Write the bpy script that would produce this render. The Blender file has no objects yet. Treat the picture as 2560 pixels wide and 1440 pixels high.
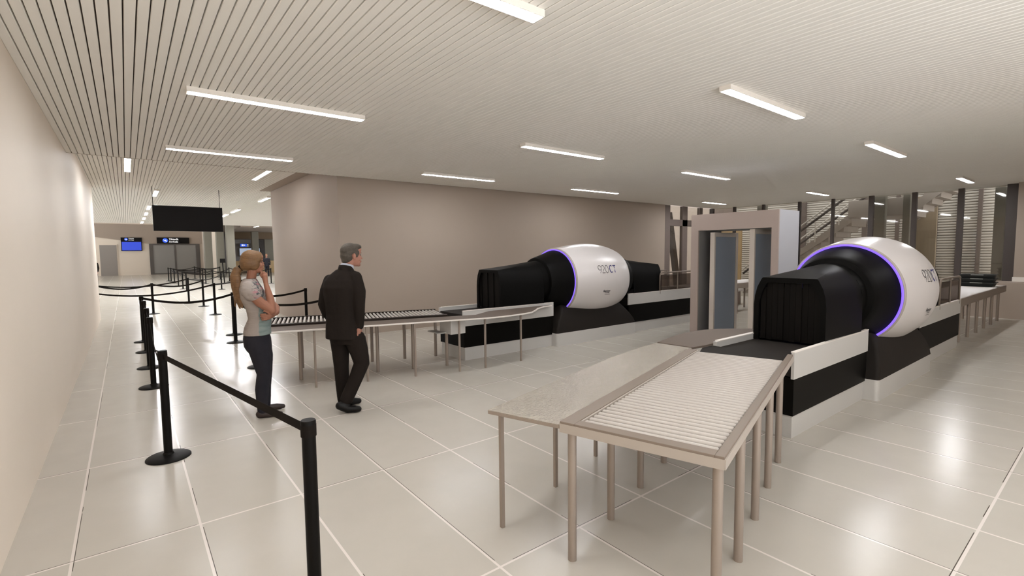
import bpy, bmesh, math, random
from mathutils import Vector, Matrix
from math import sin, cos, pi, radians as R
random.seed(7)
sc = bpy.context.scene
COL = sc.collection
H = 1.8                                    # eye height

# ------------------------------------------------------------------ materials
def srgb(h):
    h = h.lstrip('#'); o = []
    for i in (0, 2, 4):
        c = int(h[i:i+2], 16) / 255
        o.append(c / 12.92 if c <= .04045 else ((c + .055) / 1.055) ** 2.4)
    return (*o, 1)

def mat(name, col, rough=.5, metal=0, spec=.5, emit=None, es=0, noise=None, bump=None):
    m = bpy.data.materials.new(name); m.use_nodes = True
    nt = m.node_tree; b = nt.nodes['Principled BSDF']
    c = srgb(col) if isinstance(col, str) else col
    b.inputs['Base Color'].default_value = c
    b.inputs['Roughness'].default_value = rough
    b.inputs['Metallic'].default_value = metal
    b.inputs['Specular IOR Level'].default_value = spec
    if emit:
        b.inputs['Emission Color'].default_value = srgb(emit); b.inputs['Emission Strength'].default_value = es
    tc = nt.nodes.new('ShaderNodeTexCoord')
    if noise:                              # (scale, amount[, stretch])
        n = nt.nodes.new('ShaderNodeTexNoise'); n.inputs['Scale'].default_value = noise[0]; n.inputs['Detail'].default_value = 4
        src = tc.outputs['Object']
        if len(noise) > 2:
            mp = nt.nodes.new('ShaderNodeMapping'); mp.inputs['Scale'].default_value = noise[2]
            nt.links.new(src, mp.inputs['Vector']); src = mp.outputs['Vector']
        nt.links.new(src, n.inputs['Vector'])
        mx = nt.nodes.new('ShaderNodeMix'); mx.data_type = 'RGBA'
        a = noise[1]
        mx.inputs[6].default_value = (*[max(0, x * (1 - a)) for x in c[:3]], 1)
        mx.inputs[7].default_value = (*[min(1, x * (1 + a)) for x in c[:3]], 1)
        nt.links.new(n.outputs['Fac'], mx.inputs[0]); nt.links.new(mx.outputs[2], b.inputs['Base Color'])
    if bump:                               # (scale, strength)
        n2 = nt.nodes.new('ShaderNodeTexNoise'); n2.inputs['Scale'].default_value = bump[0]; n2.inputs['Detail'].default_value = 3
        nt.links.new(tc.outputs['Object'], n2.inputs['Vector'])
        bp = nt.nodes.new('ShaderNodeBump'); bp.inputs['Strength'].default_value = bump[1]; bp.inputs['Distance'].default_value = .01
        nt.links.new(n2.outputs['Fac'], bp.inputs['Height']); nt.links.new(bp.outputs['Normal'], b.inputs['Normal'])
    return m

def glass_mat(name, tint, refl=.12):
    m = bpy.data.materials.new(name); m.use_nodes = True; nt = m.node_tree
    nt.nodes.clear()
    o = nt.nodes.new('ShaderNodeOutputMaterial'); t = nt.nodes.new('ShaderNodeBsdfTransparent')
    t.inputs['Color'].default_value = srgb(tint)
    g = nt.nodes.new('ShaderNodeBsdfGlossy'); g.inputs['Roughness'].default_value = .03
    mx = nt.nodes.new('ShaderNodeMixShader'); mx.inputs[0].default_value = refl
    nt.links.new(t.outputs[0], mx.inputs[1]); nt.links.new(g.outputs[0], mx.inputs[2]); nt.links.new(mx.outputs[0], o.inputs[0])
    return m

def math_node(nt, op, a, b=None, clamp=False):
    n = nt.nodes.new('ShaderNodeMath'); n.operation = op; n.use_clamp = clamp
    for i, v in enumerate((a, b)):
        if v is None: continue
        if hasattr(v, 'node'): nt.links.new(v, n.inputs[i])
        else: n.inputs[i].default_value = v
    return n.outputs[0]

def floor_mat():
    m = mat('polished_floor_tile', '#D0C6BB', rough=.25, spec=.24)
    nt = m.node_tree; b = nt.nodes['Principled BSDF']
    tc = nt.nodes.new('ShaderNodeTexCoord'); sp = nt.nodes.new('ShaderNodeSeparateXYZ')
    nt.links.new(tc.outputs['Object'], sp.inputs[0])
    def dist(axis, off, pitch):            # signed distance to the nearest seam, in metres
        u = math_node(nt, 'DIVIDE', math_node(nt, 'SUBTRACT', sp.outputs[axis], off), pitch)
        fr = math_node(nt, 'SUBTRACT', u, math_node(nt, 'ROUND', u))
        return math_node(nt, 'MULTIPLY', fr, pitch)
    dx, dy = dist(0, -.3478, .6475), dist(1, 3.7998, 1.63)
    ax, ay = math_node(nt, 'ABSOLUTE', dx), math_node(nt, 'ABSOLUTE', dy)
    dmin = math_node(nt, 'MINIMUM', ax, ay)
    seam = math_node(nt, 'LESS_THAN', dmin, .0075)
    # thin dark joint on one flank of the seam, broken up by noise
    ex = math_node(nt, 'LESS_THAN', math_node(nt, 'ABSOLUTE', math_node(nt, 'SUBTRACT', dx, .0105)), .0019)
    ey = math_node(nt, 'LESS_THAN', math_node(nt, 'ABSOLUTE', math_node(nt, 'SUBTRACT', dy, .0110)), .0022)
    n = nt.nodes.new('ShaderNodeTexNoise'); n.inputs['Scale'].default_value = .9
    nt.links.new(tc.outputs['Object'], n.inputs['Vector'])
    on = math_node(nt, 'GREATER_THAN', n.outputs['Fac'], .49)
    dark = math_node(nt, 'MULTIPLY', math_node(nt, 'MAXIMUM', ex, ey), on)
    n2 = nt.nodes.new('ShaderNodeTexNoise'); n2.inputs['Scale'].default_value = 3.5; n2.inputs['Detail'].default_value = 6
    nt.links.new(tc.outputs['Object'], n2.inputs['Vector'])
    mx = nt.nodes.new('ShaderNodeMix'); mx.data_type = 'RGBA'
    mx.inputs[6].default_value = srgb('#B8B2A8'); mx.inputs[7].default_value = srgb('#C0BAB0')
    nt.links.new(n2.outputs['Fac'], mx.inputs[0])
    m2 = nt.nodes.new('ShaderNodeMix'); m2.data_type = 'RGBA'; m2.inputs[7].default_value = srgb('#DED6CF')
    nt.links.new(seam, m2.inputs[0]); nt.links.new(mx.outputs[2], m2.inputs[6])
    m3 = nt.nodes.new('ShaderNodeMix'); m3.data_type = 'RGBA'; m3.inputs[7].default_value = srgb('#4A423C')
    nt.links.new(dark, m3.inputs[0]); nt.links.new(m2.outputs[2], m3.inputs[6])
    nt.links.new(m3.outputs[2], b.inputs['Base Color'])
    nt.links.new(math_node(nt, 'ADD', math_node(nt, 'MULTIPLY', n2.outputs['Fac'], .05), .205), b.inputs['Roughness'])
    return m

def tee_mat():
    m = mat('printed_tee_fabric', '#968C87', rough=.9, spec=.2)
    nt = m.node_tree; b = nt.nodes['Principled BSDF']
    tc = nt.nodes.new('ShaderNodeTexCoord'); sp = nt.nodes.new('ShaderNodeSeparateXYZ')
    nt.links.new(tc.outputs['Object'], sp.inputs[0]); X, Z = sp.outputs[0], sp.outputs[2]
    n = nt.nodes.new('ShaderNodeTexNoise'); n.inputs['Scale'].default_value = 26; n.inputs['Detail'].default_value = 3
    n2 = nt.nodes.new('ShaderNodeTexNoise'); n2.inputs['Scale'].default_value = 17
    mp = nt.nodes.new('ShaderNodeMapping'); mp.inputs['Scale'].default_value = (.5, .5, 2.2)
    nt.links.new(tc.outputs['Object'], mp.inputs[0]); nt.links.new(mp.outputs[0], n2.inputs['Vector'])
    nt.links.new(tc.outputs['Object'], n.inputs['Vector'])
    def mix(fac, a, bcol):
        x = nt.nodes.new('ShaderNodeMix'); x.data_type = 'RGBA'
        nt.links.new(fac, x.inputs[0])
        for i, v in ((6, a), (7, bcol)):
            if hasattr(v, 'node'): nt.links.new(v, x.inputs[i])
            else: x.inputs[i].default_value = srgb(v)
        return x.outputs[2]
    teal = mix(n2.outputs['Fac'], '#5F7172', '#929C98')
    front = math_node(nt, 'GREATER_THAN', math_node(nt, 'ADD', X, math_node(nt, 'MULTIPLY', n.outputs['Fac'], .05)), .0)
    low = math_node(nt, 'LESS_THAN', Z, 1.30)
    base = mix(math_node(nt, 'MULTIPLY', front, low), '#9A908A', teal)
    dk = math_node(nt, 'MULTIPLY', math_node(nt, 'MULTIPLY', math_node(nt, 'SUBTRACT', n.outputs['Fac'], .44), 9, ), .8, True)
    pk = math_node(nt, 'MULTIPLY', math_node(nt, 'MULTIPLY', math_node(nt, 'SUBTRACT', n2.outputs['Fac'], .50), 8), .8, True)
    band = math_node(nt, 'MULTIPLY', math_node(nt, 'GREATER_THAN', Z, 1.34), math_node(nt, 'MULTIPLY', math_node(nt, 'ADD', X, .085), 28, True))
    c2 = mix(math_node(nt, 'MULTIPLY', band, dk), base, '#4A4F50')
    c3 = mix(math_node(nt, 'MULTIPLY', band, pk), c2, '#A07478')
    nt.links.new(c3, b.inputs['Base Color'])
    nb = nt.nodes.new('ShaderNodeTexNoise'); nb.inputs['Scale'].default_value = 12; nt.links.new(mp.outputs[0], nb.inputs['Vector'])
    bp = nt.nodes.new('ShaderNodeBump'); bp.inputs['Strength'].default_value = .6; bp.inputs['Distance'].default_value = .02
    nt.links.new(nb.outputs['Fac'], bp.inputs['Height']); nt.links.new(bp.outputs['Normal'], b.inputs['Normal'])
    return m

M = dict(
    floor=floor_mat(),
    slat=mat('painted_aluminium_slat', '#FDFAF5', rough=.55, noise=(3, .03)),
    gap=mat('dark_ceiling_void', '#4A3F38', rough=.9),
    wall_l=mat('cream_wall_paint', '#E8DCCE', rough=.5, spec=.2, noise=(2, .015)),
    wall_c=mat('taupe_paint_and_shade', '#A4968A', rough=.6, spec=.3, noise=(2, .02)),  # darker than wall_l: the weaker light on wall_centre is put into its colour
    taupe=mat('taupe_metal', '#867A70', rough=.55, spec=.4),
    mull=mat('mullion_brown_grey', '#6E625C', rough=.55),
    mull_d=mat('mullion_dark', '#453C38', rough=.55),
    column=mat('concrete_column_paint', '#7F7B70', rough=.7, noise=(4, .05)),
    white=mat('white_gloss_shell', '#DDD7D5', rough=.28, spec=.5),
    lip=mat('beige_shell_lip', '#A69C93', rough=.4),
    black=mat('black_plastic', '#0B0907', rough=.5, spec=.08),
    black_s=mat('black_satin_hood', '#0A0908', rough=.5, spec=.07),
    charcoal=mat('charcoal_base', '#221E1B', rough=.6, spec=.12),
    rubber=mat('black_rubber_belt', '#24201D', rough=.7, spec=.12, noise=(40, .25, (1, 12, 1))),
    curtain=mat('lead_curtain', '#0E0B09', rough=.55, spec=.1),
    silver=mat('brushed_silver_panel', '#CDCAC6', rough=.38, metal=.18, noise=(60, .05, (1, 1, 8))),
    steel=mat('warm_steel_leg', '#9A8D83', rough=.42, metal=.3),
    frame=mat('taupe_table_frame', '#7C6F64', rough=.5, spec=.4),
    apron=mat('beige_apron', '#A99F95', rough=.5),
    framed=mat('shaded_table_frame', '#2A221D', rough=.5, spec=.12),  # shaded copy of frame: the far table's darker lighting is put into the colour
    roller=mat('white_roller', '#B8B1AA', rough=.4),
    pebble=mat('pebbled_steel_top', '#C9C1B4', rough=.2, metal=.75, bump=(95, .9), noise=(85, .3)),
    toptaupe=mat('taupe_table_top', '#675C53', rough=.6, spec=.15),
    led=mat('violet_led_ring', '#2A1A80', rough=.4, emit='#8562FF', es=1.5),
    lamp=mat('warm_white_diffuser', '#FFFDF0', rough=.5, emit='#FBFCFF', es=66.0),
    lamp_d=mat('dimmed_light_diffuser', '#FFFDF0', rough=.5, emit='#FBFCFF', es=40.0), lamp_s=mat('strong_light_diffuser', '#FFFDF0', rough=.5, emit='#FBFCFF', es=125.0),
    lamp_c=mat('corridor_light_diffuser', '#FFFDF0', rough=.5, emit='#FBFCFF', es=240.0),
    lampbody=mat('white_light_housing', '#E9E2DA', rough=.5),
    post=mat('black_barrier_post', '#0F0D0B', rough=.5, spec=.12),
    belt=mat('black_barrier_webbing', '#1C1815', rough=.75, spec=.08, noise=(80, .2)),
    screen=mat('dark_display_glass', '#151211', rough=.4, spec=.1),
    rod=mat('thin_black_rod', '#2B2725', rough=.5),
    blue=mat('lit_blue_screen', '#1B2E9E', rough=.4, emit='#2D49C4', es=.9),
    disc=mat('lit_blue_disc', '#2450C8', rough=.4, emit='#2A5AD8', es=.9),
    signtext=mat('lit_white_lettering', '#F2F2F2', rough=.5, emit='#F4F4F4', es=.9),
    door=mat('grey_door_leaf', '#97908B', rough=.45, spec=.4),
    doorframe=mat('dark_door_frame', '#57514D', rough=.5),
    doorglass=mat('grey_sliding_glass', '#8A8784', rough=.3, spec=.5),
    grey=mat('mid_grey_panel', '#8D8B8C', rough=.5),
    wood=mat('pale_wood_panel', '#C2A67B', rough=.55, noise=(3, .18, (6, 6, .5))),
    woodl=mat('dull_wood_panel', '#A89880', rough=.55, noise=(3, .14, (6, 6, .5))),
    slatw=mat('white_louvre_blade', '#E4DED6', rough=.5),
    stair=mat('pale_stair_concrete', '#B7ADA5', rough=.6, noise=(5, .04)),
    portal=mat('taupe_portal_face', '#B5A69E', rough=.5, spec=.35),
    portals=mat('blue_grey_portal_side', '#C3C3C9', rough=.45, spec=.4),
    jamb=mat('portal_reveal', '#8C8A88', rough=.5),
    gatew=mat('cream_gate_trim', '#CFC5BB', rough=.45),
    gateb=mat('blue_grey_gate_panel', '#8D99A9', rough=.3, spec=.45),
    gaten=mat('navy_gate_side', '#343B55', rough=.4),
    glass=glass_mat('clear_glazing', '#F0EEEA', .06),
    guard=glass_mat('smoky_guard_glass', '#A9A29E', .16),
    tray=mat('black_plastic_tray', '#1B1E1D', rough=.5),
    strip=mat('pale_tray_label', '#A9AAA5', rough=.5),
    ink=mat('dark_ink', '#2E2A30', rough=.5), inkb=mat('navy_ink', '#3A3A78', rough=.5),
    skin_w=mat('warm_skin', '#8E614D', rough=.55, spec=.3, noise=(25, .06)),
    skin_m=mat('tanned_skin', '#A07262', rough=.55, spec=.3, noise=(25, .06)),
    hair_w=mat('blond_hair', '#6F5236', rough=.5, spec=.3, noise=(11, .55, (.9, 3, 5)), bump=(60, .3)),
    hair_m=mat('greying_hair', '#4C463F', rough=.6, spec=.2, noise=(14, .55, (1, 1, 2.2)), bump=(70, .45)),
    tee=tee_mat(),
    jeans=mat('dark_denim', '#26252B', rough=.85, spec=.2, noise=(14, .12), bump=(14, .35)),
    shoe_w=mat('dark_brown_shoe', '#2A1D1A', rough=.5, noise=(60, .3)),
    suit=mat('charcoal_suit', '#231E1B', rough=.85, spec=.08, noise=(10, .1, (2, 2, .6)), bump=(7, 1.0)),
    shirt=mat('pale_blue_shirt', '#B9BDCB', rough=.8),
    shoe_m=mat('black_leather', '#0D0B0A', rough=.4, spec=.2),
    lips=mat('lip_colour', '#8E4A44', rough=.5), eye=mat('dark_eye', '#221814', rough=.3),
    sky=mat('pale_exterior_board', '#E2D3C8', rough=.8), hill=mat('blue_grey_board', '#86868C', rough=.8),
)

# ------------------------------------------------------------------ mesh helpers
class MB:
    def __init__(s): s.v = []; s.f = []
    def add(s, vs, fs):
        o = len(s.v); s.v += [tuple(p) for p in vs]; s.f += [tuple(i + o for i in f) for f in fs]; return s
    def box(s, x0, x1, y0, y1, z0, z1):
        return s.add([(x, y, z) for z in (z0, z1) for y in (y0, y1) for x in (x0, x1)],
                     [(0, 2, 3, 1), (4, 5, 7, 6), (0, 1, 5, 4), (2, 6, 7, 3), (0, 4, 6, 2), (1, 3, 7, 5)])
    def rings(s, rings, cap=True, closed=False):
        n = len(rings[0]); vs = [p for r in rings for p in r]; fs = []
        m = len(rings)
        for i in range(m if closed else m - 1):
            for j in range(n):
                a, b = i * n + j, i * n + (j + 1) % n; c, d = ((i + 1) % m) * n + (j + 1) % n, ((i + 1) % m) * n + j
                fs.append((a, b, c, d))
        if cap and not closed: fs += [tuple(range(n))[::-1], tuple(range((m - 1) * n, m * n))]
        return s.add(vs, fs)
    def tube(s, pts, r, n=10, cap=True):
        pts = [Vector(p) for p in pts]; rr = r if isinstance(r, (list, tuple)) else [r] * len(pts)
        rings = []; up = None
        for i, p in enumerate(pts):
            t = (pts[min(i + 1, len(pts) - 1)] - pts[max(i - 1, 0)]).normalized()
            if up is None: up = Vector((0, 0, 1)) if abs(t.z) < .95 else Vector((0, 1, 0))
            a = t.cross(up).normalized(); up = a.cross(t).normalized()
            rings.append([p + (a * cos(2 * pi * k / n) + up * sin(2 * pi * k / n)) * rr[i] for k in range(n)])
        return s.rings(rings, cap)
    def lathe(s, prof, cx=0, cy=0, n=32, cap=True):        # prof: (r, z)
        return s.rings([[(cx + r * cos(2 * pi * k / n), cy + r * sin(2 * pi * k / n), z) for k in range(n)] for r, z in prof], cap)
    def lathe_x(s, prof, cy, cz, n=64, cap=False):         # prof: (x, r) about a line parallel to X
        return s.rings([[(x, cy + r * cos(2 * pi * k / n), cz + r * sin(2 * pi * k / n)) for k in range(n)] for x, r in prof], cap)
    def prism(s, poly, z0, z1):
        n = len(poly)
        return s.rings([[(x, y, z0) for x, y in poly], [(x, y, z1) for x, y in poly]])
    def build(s, name, m, parent=None, smooth=False, bevel=0, auto=None):
        me = bpy.data.meshes.new(name); me.from_pydata(s.v, [], s.f)
        bm = bmesh.new(); bm.from_mesh(me); bmesh.ops.recalc_face_normals(bm, faces=bm.faces)
        if bevel:
            bmesh.ops.bevel(bm, geom=[e for e in bm.edges if len(e.link_faces) == 2 and e.calc_face_angle(0) > .6], offset=bevel, segments=2, affect='EDGES', profile=.6)
        bm.to_mesh(me); bm.free()
        if smooth:
            for p in me.polygons: p.use_smooth = True
            if auto is not None:
                try: me.set_sharp_from_angle(angle=R(auto))
                except Exception: pass
        o = bpy.data.objects.new(name, me); COL.objects.link(o)
        if m is not None: me.materials.append(M[m] if isinstance(m, str) else m)
        if parent is not None:
            o.parent = parent
            o.matrix_parent_inverse = Matrix.Identity(4)
        return o

def tag(o, label, cat, group=None):
    o['label'] = label; o['category'] = cat
    if group: o['group'] = group
    return o
def thing(name, label, cat, loc=(0, 0, 0), rz=0, group=None):
    o = bpy.data.objects.new(name, None); COL.objects.link(o); o.empty_display_size = .1
    o.location = loc; o.rotation_euler = (0, 0, rz)
    return tag(o, label, cat, group)
def struct(o): o['kind'] = 'structure'; return o
def dup(root, loc=None, rz=None, label=None, group=None):
    def cp(o, par):
        c = o.copy(); COL.objects.link(c)
        if par is not None: c.parent = par
        for ch in o.children: cp(ch, c)
        return c
    r = cp(root, None)
    if loc is not None: r.location = loc
    if rz is not None: r.rotation_euler = (0, 0, rz)
    if label: r['label'] = label
    if group: r['group'] = group
    return r
def text_mb(txt, size, place, extrude=0, shear=0, bold=0, align='LEFT'):
    """lettering as mesh; place(u, v) -> 3-D point"""
    cu = bpy.data.curves.new('t', 'FONT'); cu.body = txt; cu.size = size; cu.shear = shear; cu.offset = bold
    cu.align_x = align; cu.resolution_u = 3
    ob = bpy.data.objects.new('t', cu); COL.objects.link(ob)
    dg = bpy.context.evaluated_depsgraph_get(); me = bpy.data.meshes.new_from_object(ob.evaluated_get(dg))
    mb = MB(); mb.add([place(v.co.x, v.co.y) for v in me.vertices], [tuple(p.vertices) for p in me.polygons])
    bpy.data.objects.remove(ob); bpy.data.curves.remove(cu); bpy.data.meshes.remove(me)
    return mb

# ------------------------------------------------------------------ the room
struct(MB().box(-14, 26, -3.2, 62, -.2, 0).build('floor', 'floor'))
PITCH, FACE = .0737, .0638
def slat_field(name, x0, x1, y0, y1, z):
    mb = MB(); k = 0
    x = x0
    while x < x1:
        a, b = x, min(x + FACE, x1)
        # shallow U-shaped blade: flat face with small turned-up lips
        mb.add([(a, y0, z + .03), (a, y0, z + .004), (a + .004, y0, z), (b - .004, y0, z), (b, y0, z + .004), (b, y0, z + .03),
                (a, y1, z + .03), (a, y1, z + .004), (a + .004, y1, z), (b - .004, y1, z), (b, y1, z + .004), (b, y1, z + .03)],
               [(i, i + 1, i + 7, i + 6) for i in range(5)])
        x += PITCH
    o = mb.build(name, 'slat'); struct(o)
    v = MB().box(x0 - .3, x1 + .2, y0, y1, z + .03, z + .08).build('ceiling_void', 'gap', o)
    return o
slat_field('ceiling', -.66, 19.2, -3, 10.6, 3.46)
slat_field('ceiling', -8, 3.33, 10.6, 16.75, 3.77)
slat_field('ceiling', -8, 13.5, 16.75, 37, 3.77)
struct(MB().box(3.33, 3.66, 10.6, 16.75, 3.765, 3.85).build('trim_1', 'wall_c'))
struct(MB().box(-8, 19.2, 10.6, 10.66, 3.465, 3.85).build('trim_2', 'wall_c'))
struct(MB().box(-8, 16, 37, 60, 5.3, 5.4).build('ceiling', 'slat'))
struct(MB().box(-8, 16, 36.95, 37.0, 3.85, 5.3).build('trim_3', 'wall_c'))
# walls
struct(MB().box(-.86, -.66, -3, 18.3, 0, 3.9).build('wall_left', 'wall_l'))
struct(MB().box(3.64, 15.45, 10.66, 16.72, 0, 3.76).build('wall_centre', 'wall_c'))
struct(MB().box(4.6, 19.2, -3.2, -3.0, 0, 3.54).build('wall_light_block', 'wall_l'))  # unseen wall behind the camera, added to cut the light from outside
struct(MB().box(19.2, 19.4, -3.2, -2, 0, 3.54).build('wall_corner', 'wall_l'))
wf = struct(MB().box(-8, 6.3, 60, 60.3, 0, 5.3).build('wall_far', 'wall_l'))
struct(MB().prism([(-3.2, 0), (6.3, 0)], 0, 0).v and MB().add(
    [(-2.42, 59.9, 4.9), (8.2, 59.9, 4.9), (8.2, 59.9, 3.02), (1.9, 59.9, 3.02), (-2.42, 59.9, 3.69),
     (-2.42, 60, 4.9), (8.2, 60, 4.9), (8.2, 60, 3.02), (1.9, 60, 3.02), (-2.42, 60, 3.69)],
    [(0, 1, 2, 3, 4), (5, 9, 8, 7, 6)] + [(i, (i + 1) % 5, (i + 1) % 5 + 5, i + 5) for i in range(5)]).build('trim_4', 'wall_c'))
# door in the far wall
d = struct(MB().box(-1.97, -.58, 59.93, 60, 0, 2.98).build('door_1', 'wall_l'))
MB().box(-1.9, -.65, 59.9, 59.93, .0, 2.9).build('door_leaf', 'door', d)
# sliding arrivals doors
d = struct(MB().box(1.85, 2.15, 59.8, 60, 0, 3.02).box(5.7, 6.05, 59.8, 60, 0, 3.02).box(2.15, 5.7, 59.8, 60, 2.9, 3.02).box(2.15, 5.7, 59.8, 60, 0, .12).box(3.86, 4.0, 59.8, 60, .12, 2.9).build('door_2', 'doorframe'))
MB().box(2.15, 3.86, 59.86, 59.95, .12, 2.9).build('door_leaf', 'doorglass', d)
MB().box(4.0, 5.7, 59.86, 59.95, .12, 2.9).build('door_leaf', 'doorglass', d)
# far columns and pale piers beside the arrivals doors
for i, (x0, x1, y0, y1, m_) in enumerate([(5.2, 5.75, 48, 48.6, 'column'), (5.95, 6.5, 47, 47.6, 'column'), (6.55, 7.13, 46, 46.7, 'column')]):
    tag(MB().box(x0, x1, y0, y1, 0, 5.3).build('column', m_, bevel=.03),
        ['square grey column nearest the sliding arrivals doors', 'square grey column, middle of the three far columns', 'square grey column beside the pale wood counter'][i], 'column', 'far columns')
struct(MB().box(6.3, 6.4, 50, 60, 0, 5.3).build('wall_side', 'wall_l'))
# counter hall to the far side
struct(MB().box(6.4, 16, 58, 58.2, 0, 5.3).build('wall_back', 'grey'))
struct(MB().box(8.2, 13.5, 55.6, 58, 3.45, 4.13).build('trim_5', mat('brown_bulkhead', '#6E5C47', rough=.7)))
struct(MB().box(7.6, 14, 46, 58, 4.13, 4.7).build('trim_6', mat('dull_dropped_ceiling', '#8A7E74', rough=.8)))
struct(MB().box(11.5, 13.6, 56.5, 57, 1.2, 3.45).build('wall_pier', 'column'))
cn = tag(MB().box(8.1, 13.2, 55.2, 55.9, 0, 1.22).build('service_counter', 'wood', bevel=.02), 'pale wood service counter under the grey back panel', 'counter')
# screen and lit sign above the counter
t = thing('wall_screen', 'pale lit screen in a grey frame behind the counter', 'screen', (10.3, 57.9, 1.4))
MB().box(-1.05, 1.05, -.12, .0, .3, 1.2).build('screen_frame', 'doorframe', t)
MB().box(-.95, .95, -.15, -.12, .38, 1.12).build('display', mat('pale_blue_display', '#A9B4C6', emit='#A9B6CC', es=.75), t)
t = thing('hanging_sign', 'small blue and grey lit sign over the counter screen', 'sign', (10.2, 57.6, 2.65))
MB().box(-.86, .8, -.05, .05, 0, .38).build('sign_body', 'doorframe', t)
MB().box(-.8, -.2, -.06, -.05, .05, .33).build('blue_field', 'disc', t)
MB().box(-.68, -.5, -.07, -.06, .11, .27).box(-.44, -.36, -.07, -.06, .13, .25).build('symbol', 'signtext', t)
MB().box(-.15, -.06, -.07, -.05, .22, .28).box(-.15, -.06, -.07, -.05, .08, .14).build('lettering', 'signtext', t)
tag(MB().box(9.9, 10.5, 54.2, 54.8, 0, 4.13).build('column', 'column', bevel=.03), 'slim grey column standing before the counter screen', 'column', 'far columns')
# dark tables and a chair before the counter
for i, (x, y) in enumerate([(8.5, 50.5), (9.6, 52.5)]):
    t = thing('counter_table', ['small dark table nearest the square grey column', 'small dark table farther along the counter'][i], 'table', (x, y, 0), .2 * i, 'dark tables by the counter')
    MB().box(-.45, .45, -.4, .4, .72, .78).build('tabletop', 'post', t)
    for sx in (-.38, .38):
        for sy in (-.33, .33): MB().box(sx - .03, sx + .03, sy - .03, sy + .03, 0, .72).build('leg', 'post', t)
t = thing('sign_stand', 'thin black floor stand with a tilted top plate among the far barriers', 'stand', (4.95, 36.5, 0))
MB().lathe([(.2, 0), (.2, .02), (.03, .05)]).build('base', 'post', t)
MB().tube([(0, 0, .03), (-.06, 0, 1.35)], .035).build('pole', 'post', t)
MB().box(-.2, .1, -.03, .03, 1.33, 1.6).build('top_plate', 'post', t)

# flight information screen and arrivals sign on the far wall
def plane_symbol(mb, cx, cz, s, y):
    pts = [(-1, .12), (-.85, .42), (-.62, .32), (-.5, .1), (.1, -.02), (.05, .55), (.28, .6), (.55, -.1), (.95, -.22), (.95, -.42), (.5, -.42), (-.1, -.32), (-.75, -.12)]
    c, sn = cos(-.25), sin(-.25)
    n = len(pts)
    P = [(cx + s * (x * c - z * sn), cz + s * (x * sn + z * c)) for x, z in pts]
    mb.add([(x, y, z) for x, z in P], [tuple(range(n))])
def disc_mb(cx, cz, r, y0, y1, n=32):
    return MB().rings([[(cx + r * cos(2 * pi * k / n), y, cz + r * sin(2 * pi * k / n)) for k in range(n)] for y in (y0, y1)])
t = thing('flight_screen', 'blue flight information screen with a black header on the cream wall', 'screen', (.5, 59.85, 2.34))
MB().box(-.8, .8, -.08, .1, 0, 1.28).build('screen_frame', 'screen', t)
MB().box(-.74, .74, -.1, -.08, .05, .86).build('display', 'blue', t)
disc_mb(-.4, 1.1, .13, -.1, -.08).build('blue_disc', 'disc', t)
a = MB(); plane_symbol(a, -.4, 1.1, .1, -.105); a.build('plane_symbol', 'signtext', t)
text_mb('Tilttarfk', .13, lambda u, v: (-.22 + u, -.105, 1.13 + v)).build('lettering', 'signtext', t)
text_mb('Arrivals', .13, lambda u, v: (-.22 + u, -.105, .99 + v)).build('lettering', 'signtext', t)
t = thing('arrivals_sign', 'long black arrivals sign above the grey sliding doors', 'sign', (3.82, 59.75, 3.05))
MB().box(-1.34, 1.34, -.06, .04, 0, .6).build('sign_body', 'screen', t)
disc_mb(-.66, .3, .22, -.08, -.06).build('blue_disc', 'disc', t)
a = MB(); plane_symbol(a, -.66, .3, .17, -.085); a.build('plane_symbol', 'signtext', t)
text_mb('Tilttarfk', .24, lambda u, v: (-.36 + u, -.085, .34 + v), bold=.004).build('lettering', 'signtext', t)
text_mb('Arrivals', .24, lambda u, v: (-.36 + u, -.085, .1 + v), bold=.004).build('lettering', 'signtext', t)
# black hanging display
t = thing('hanging_display', 'large black display hanging on two thin rods over the queue', 'display', (1.52, 17.31, 2.52))
MB().box(-.86, .86, -.06, .06, 0, .725).build('panel', 'screen', t, bevel=.006)
for x in (-.84, .80): MB().tube([(x, 0, .70), (x, 0, 1.26)], .009, 8).build('rod', 'rod', t)

# ------------------------------------------------------------------ ceiling lights
lamp0 = None
def ceiling_light(cx, cy, z, length, along, label):
    """z: underside; built once at unit size per length, parts are meshes of their own"""
    t = thing('ceiling_light', label, 'ceiling light', (cx, cy, z), 0 if along == 'x' else pi / 2, 'linear ceiling lights')
    L, w = length / 2, .062
    MB().box(-L, L, -w, w, .0, .05).build('housing', 'lampbody', t, bevel=.003)
    MB().box(-L + .012, L - .012, -w + .012, w - .012, -.002, .0).build('diffuser', ('lamp_s' if cx > 13 else 'lamp') if along == 'x' else 'lamp_d' if cy < 16 else 'lamp_c', t)
    return t
rows = {0: 2.66, 1: 5.88, 2: 9.10}
rname = {0: 'in the nearest row', 1: 'in the middle row', 2: 'along the taupe wall'}
cname = ['first strip from the cream wall', 'second strip from the cream wall', 'third strip from the cream wall', 'fourth strip, nearest the stair glazing']
for r_ in range(3):
    for c_ in range(4):
        x = .5528 + 4.2956 * c_ if c_ < 3 else 15.35
        L = 1.8 if c_ < 3 else 1.4
        ceiling_light(x + L / 2, rows[r_], 3.41, L, 'x', 'linear ceiling light %s, %s' % (rname[r_], cname[c_]))
for i, y in enumerate((-.56, -3.8)):
    for c_ in range(3):
        ceiling_light(.5528 + 4.2956 * c_ + .9, y, 3.41, 1.8, 'x', 'white linear ceiling light behind the camera')
far_a = [(.13, 12.36, 14.27), (.82, 17.98, 19.6), (.82, 23.45, 25.3), (.83, 27.1, 28.8), (.83, 30.5, 32.2), (.83, 34.1, 35.8)]
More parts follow.
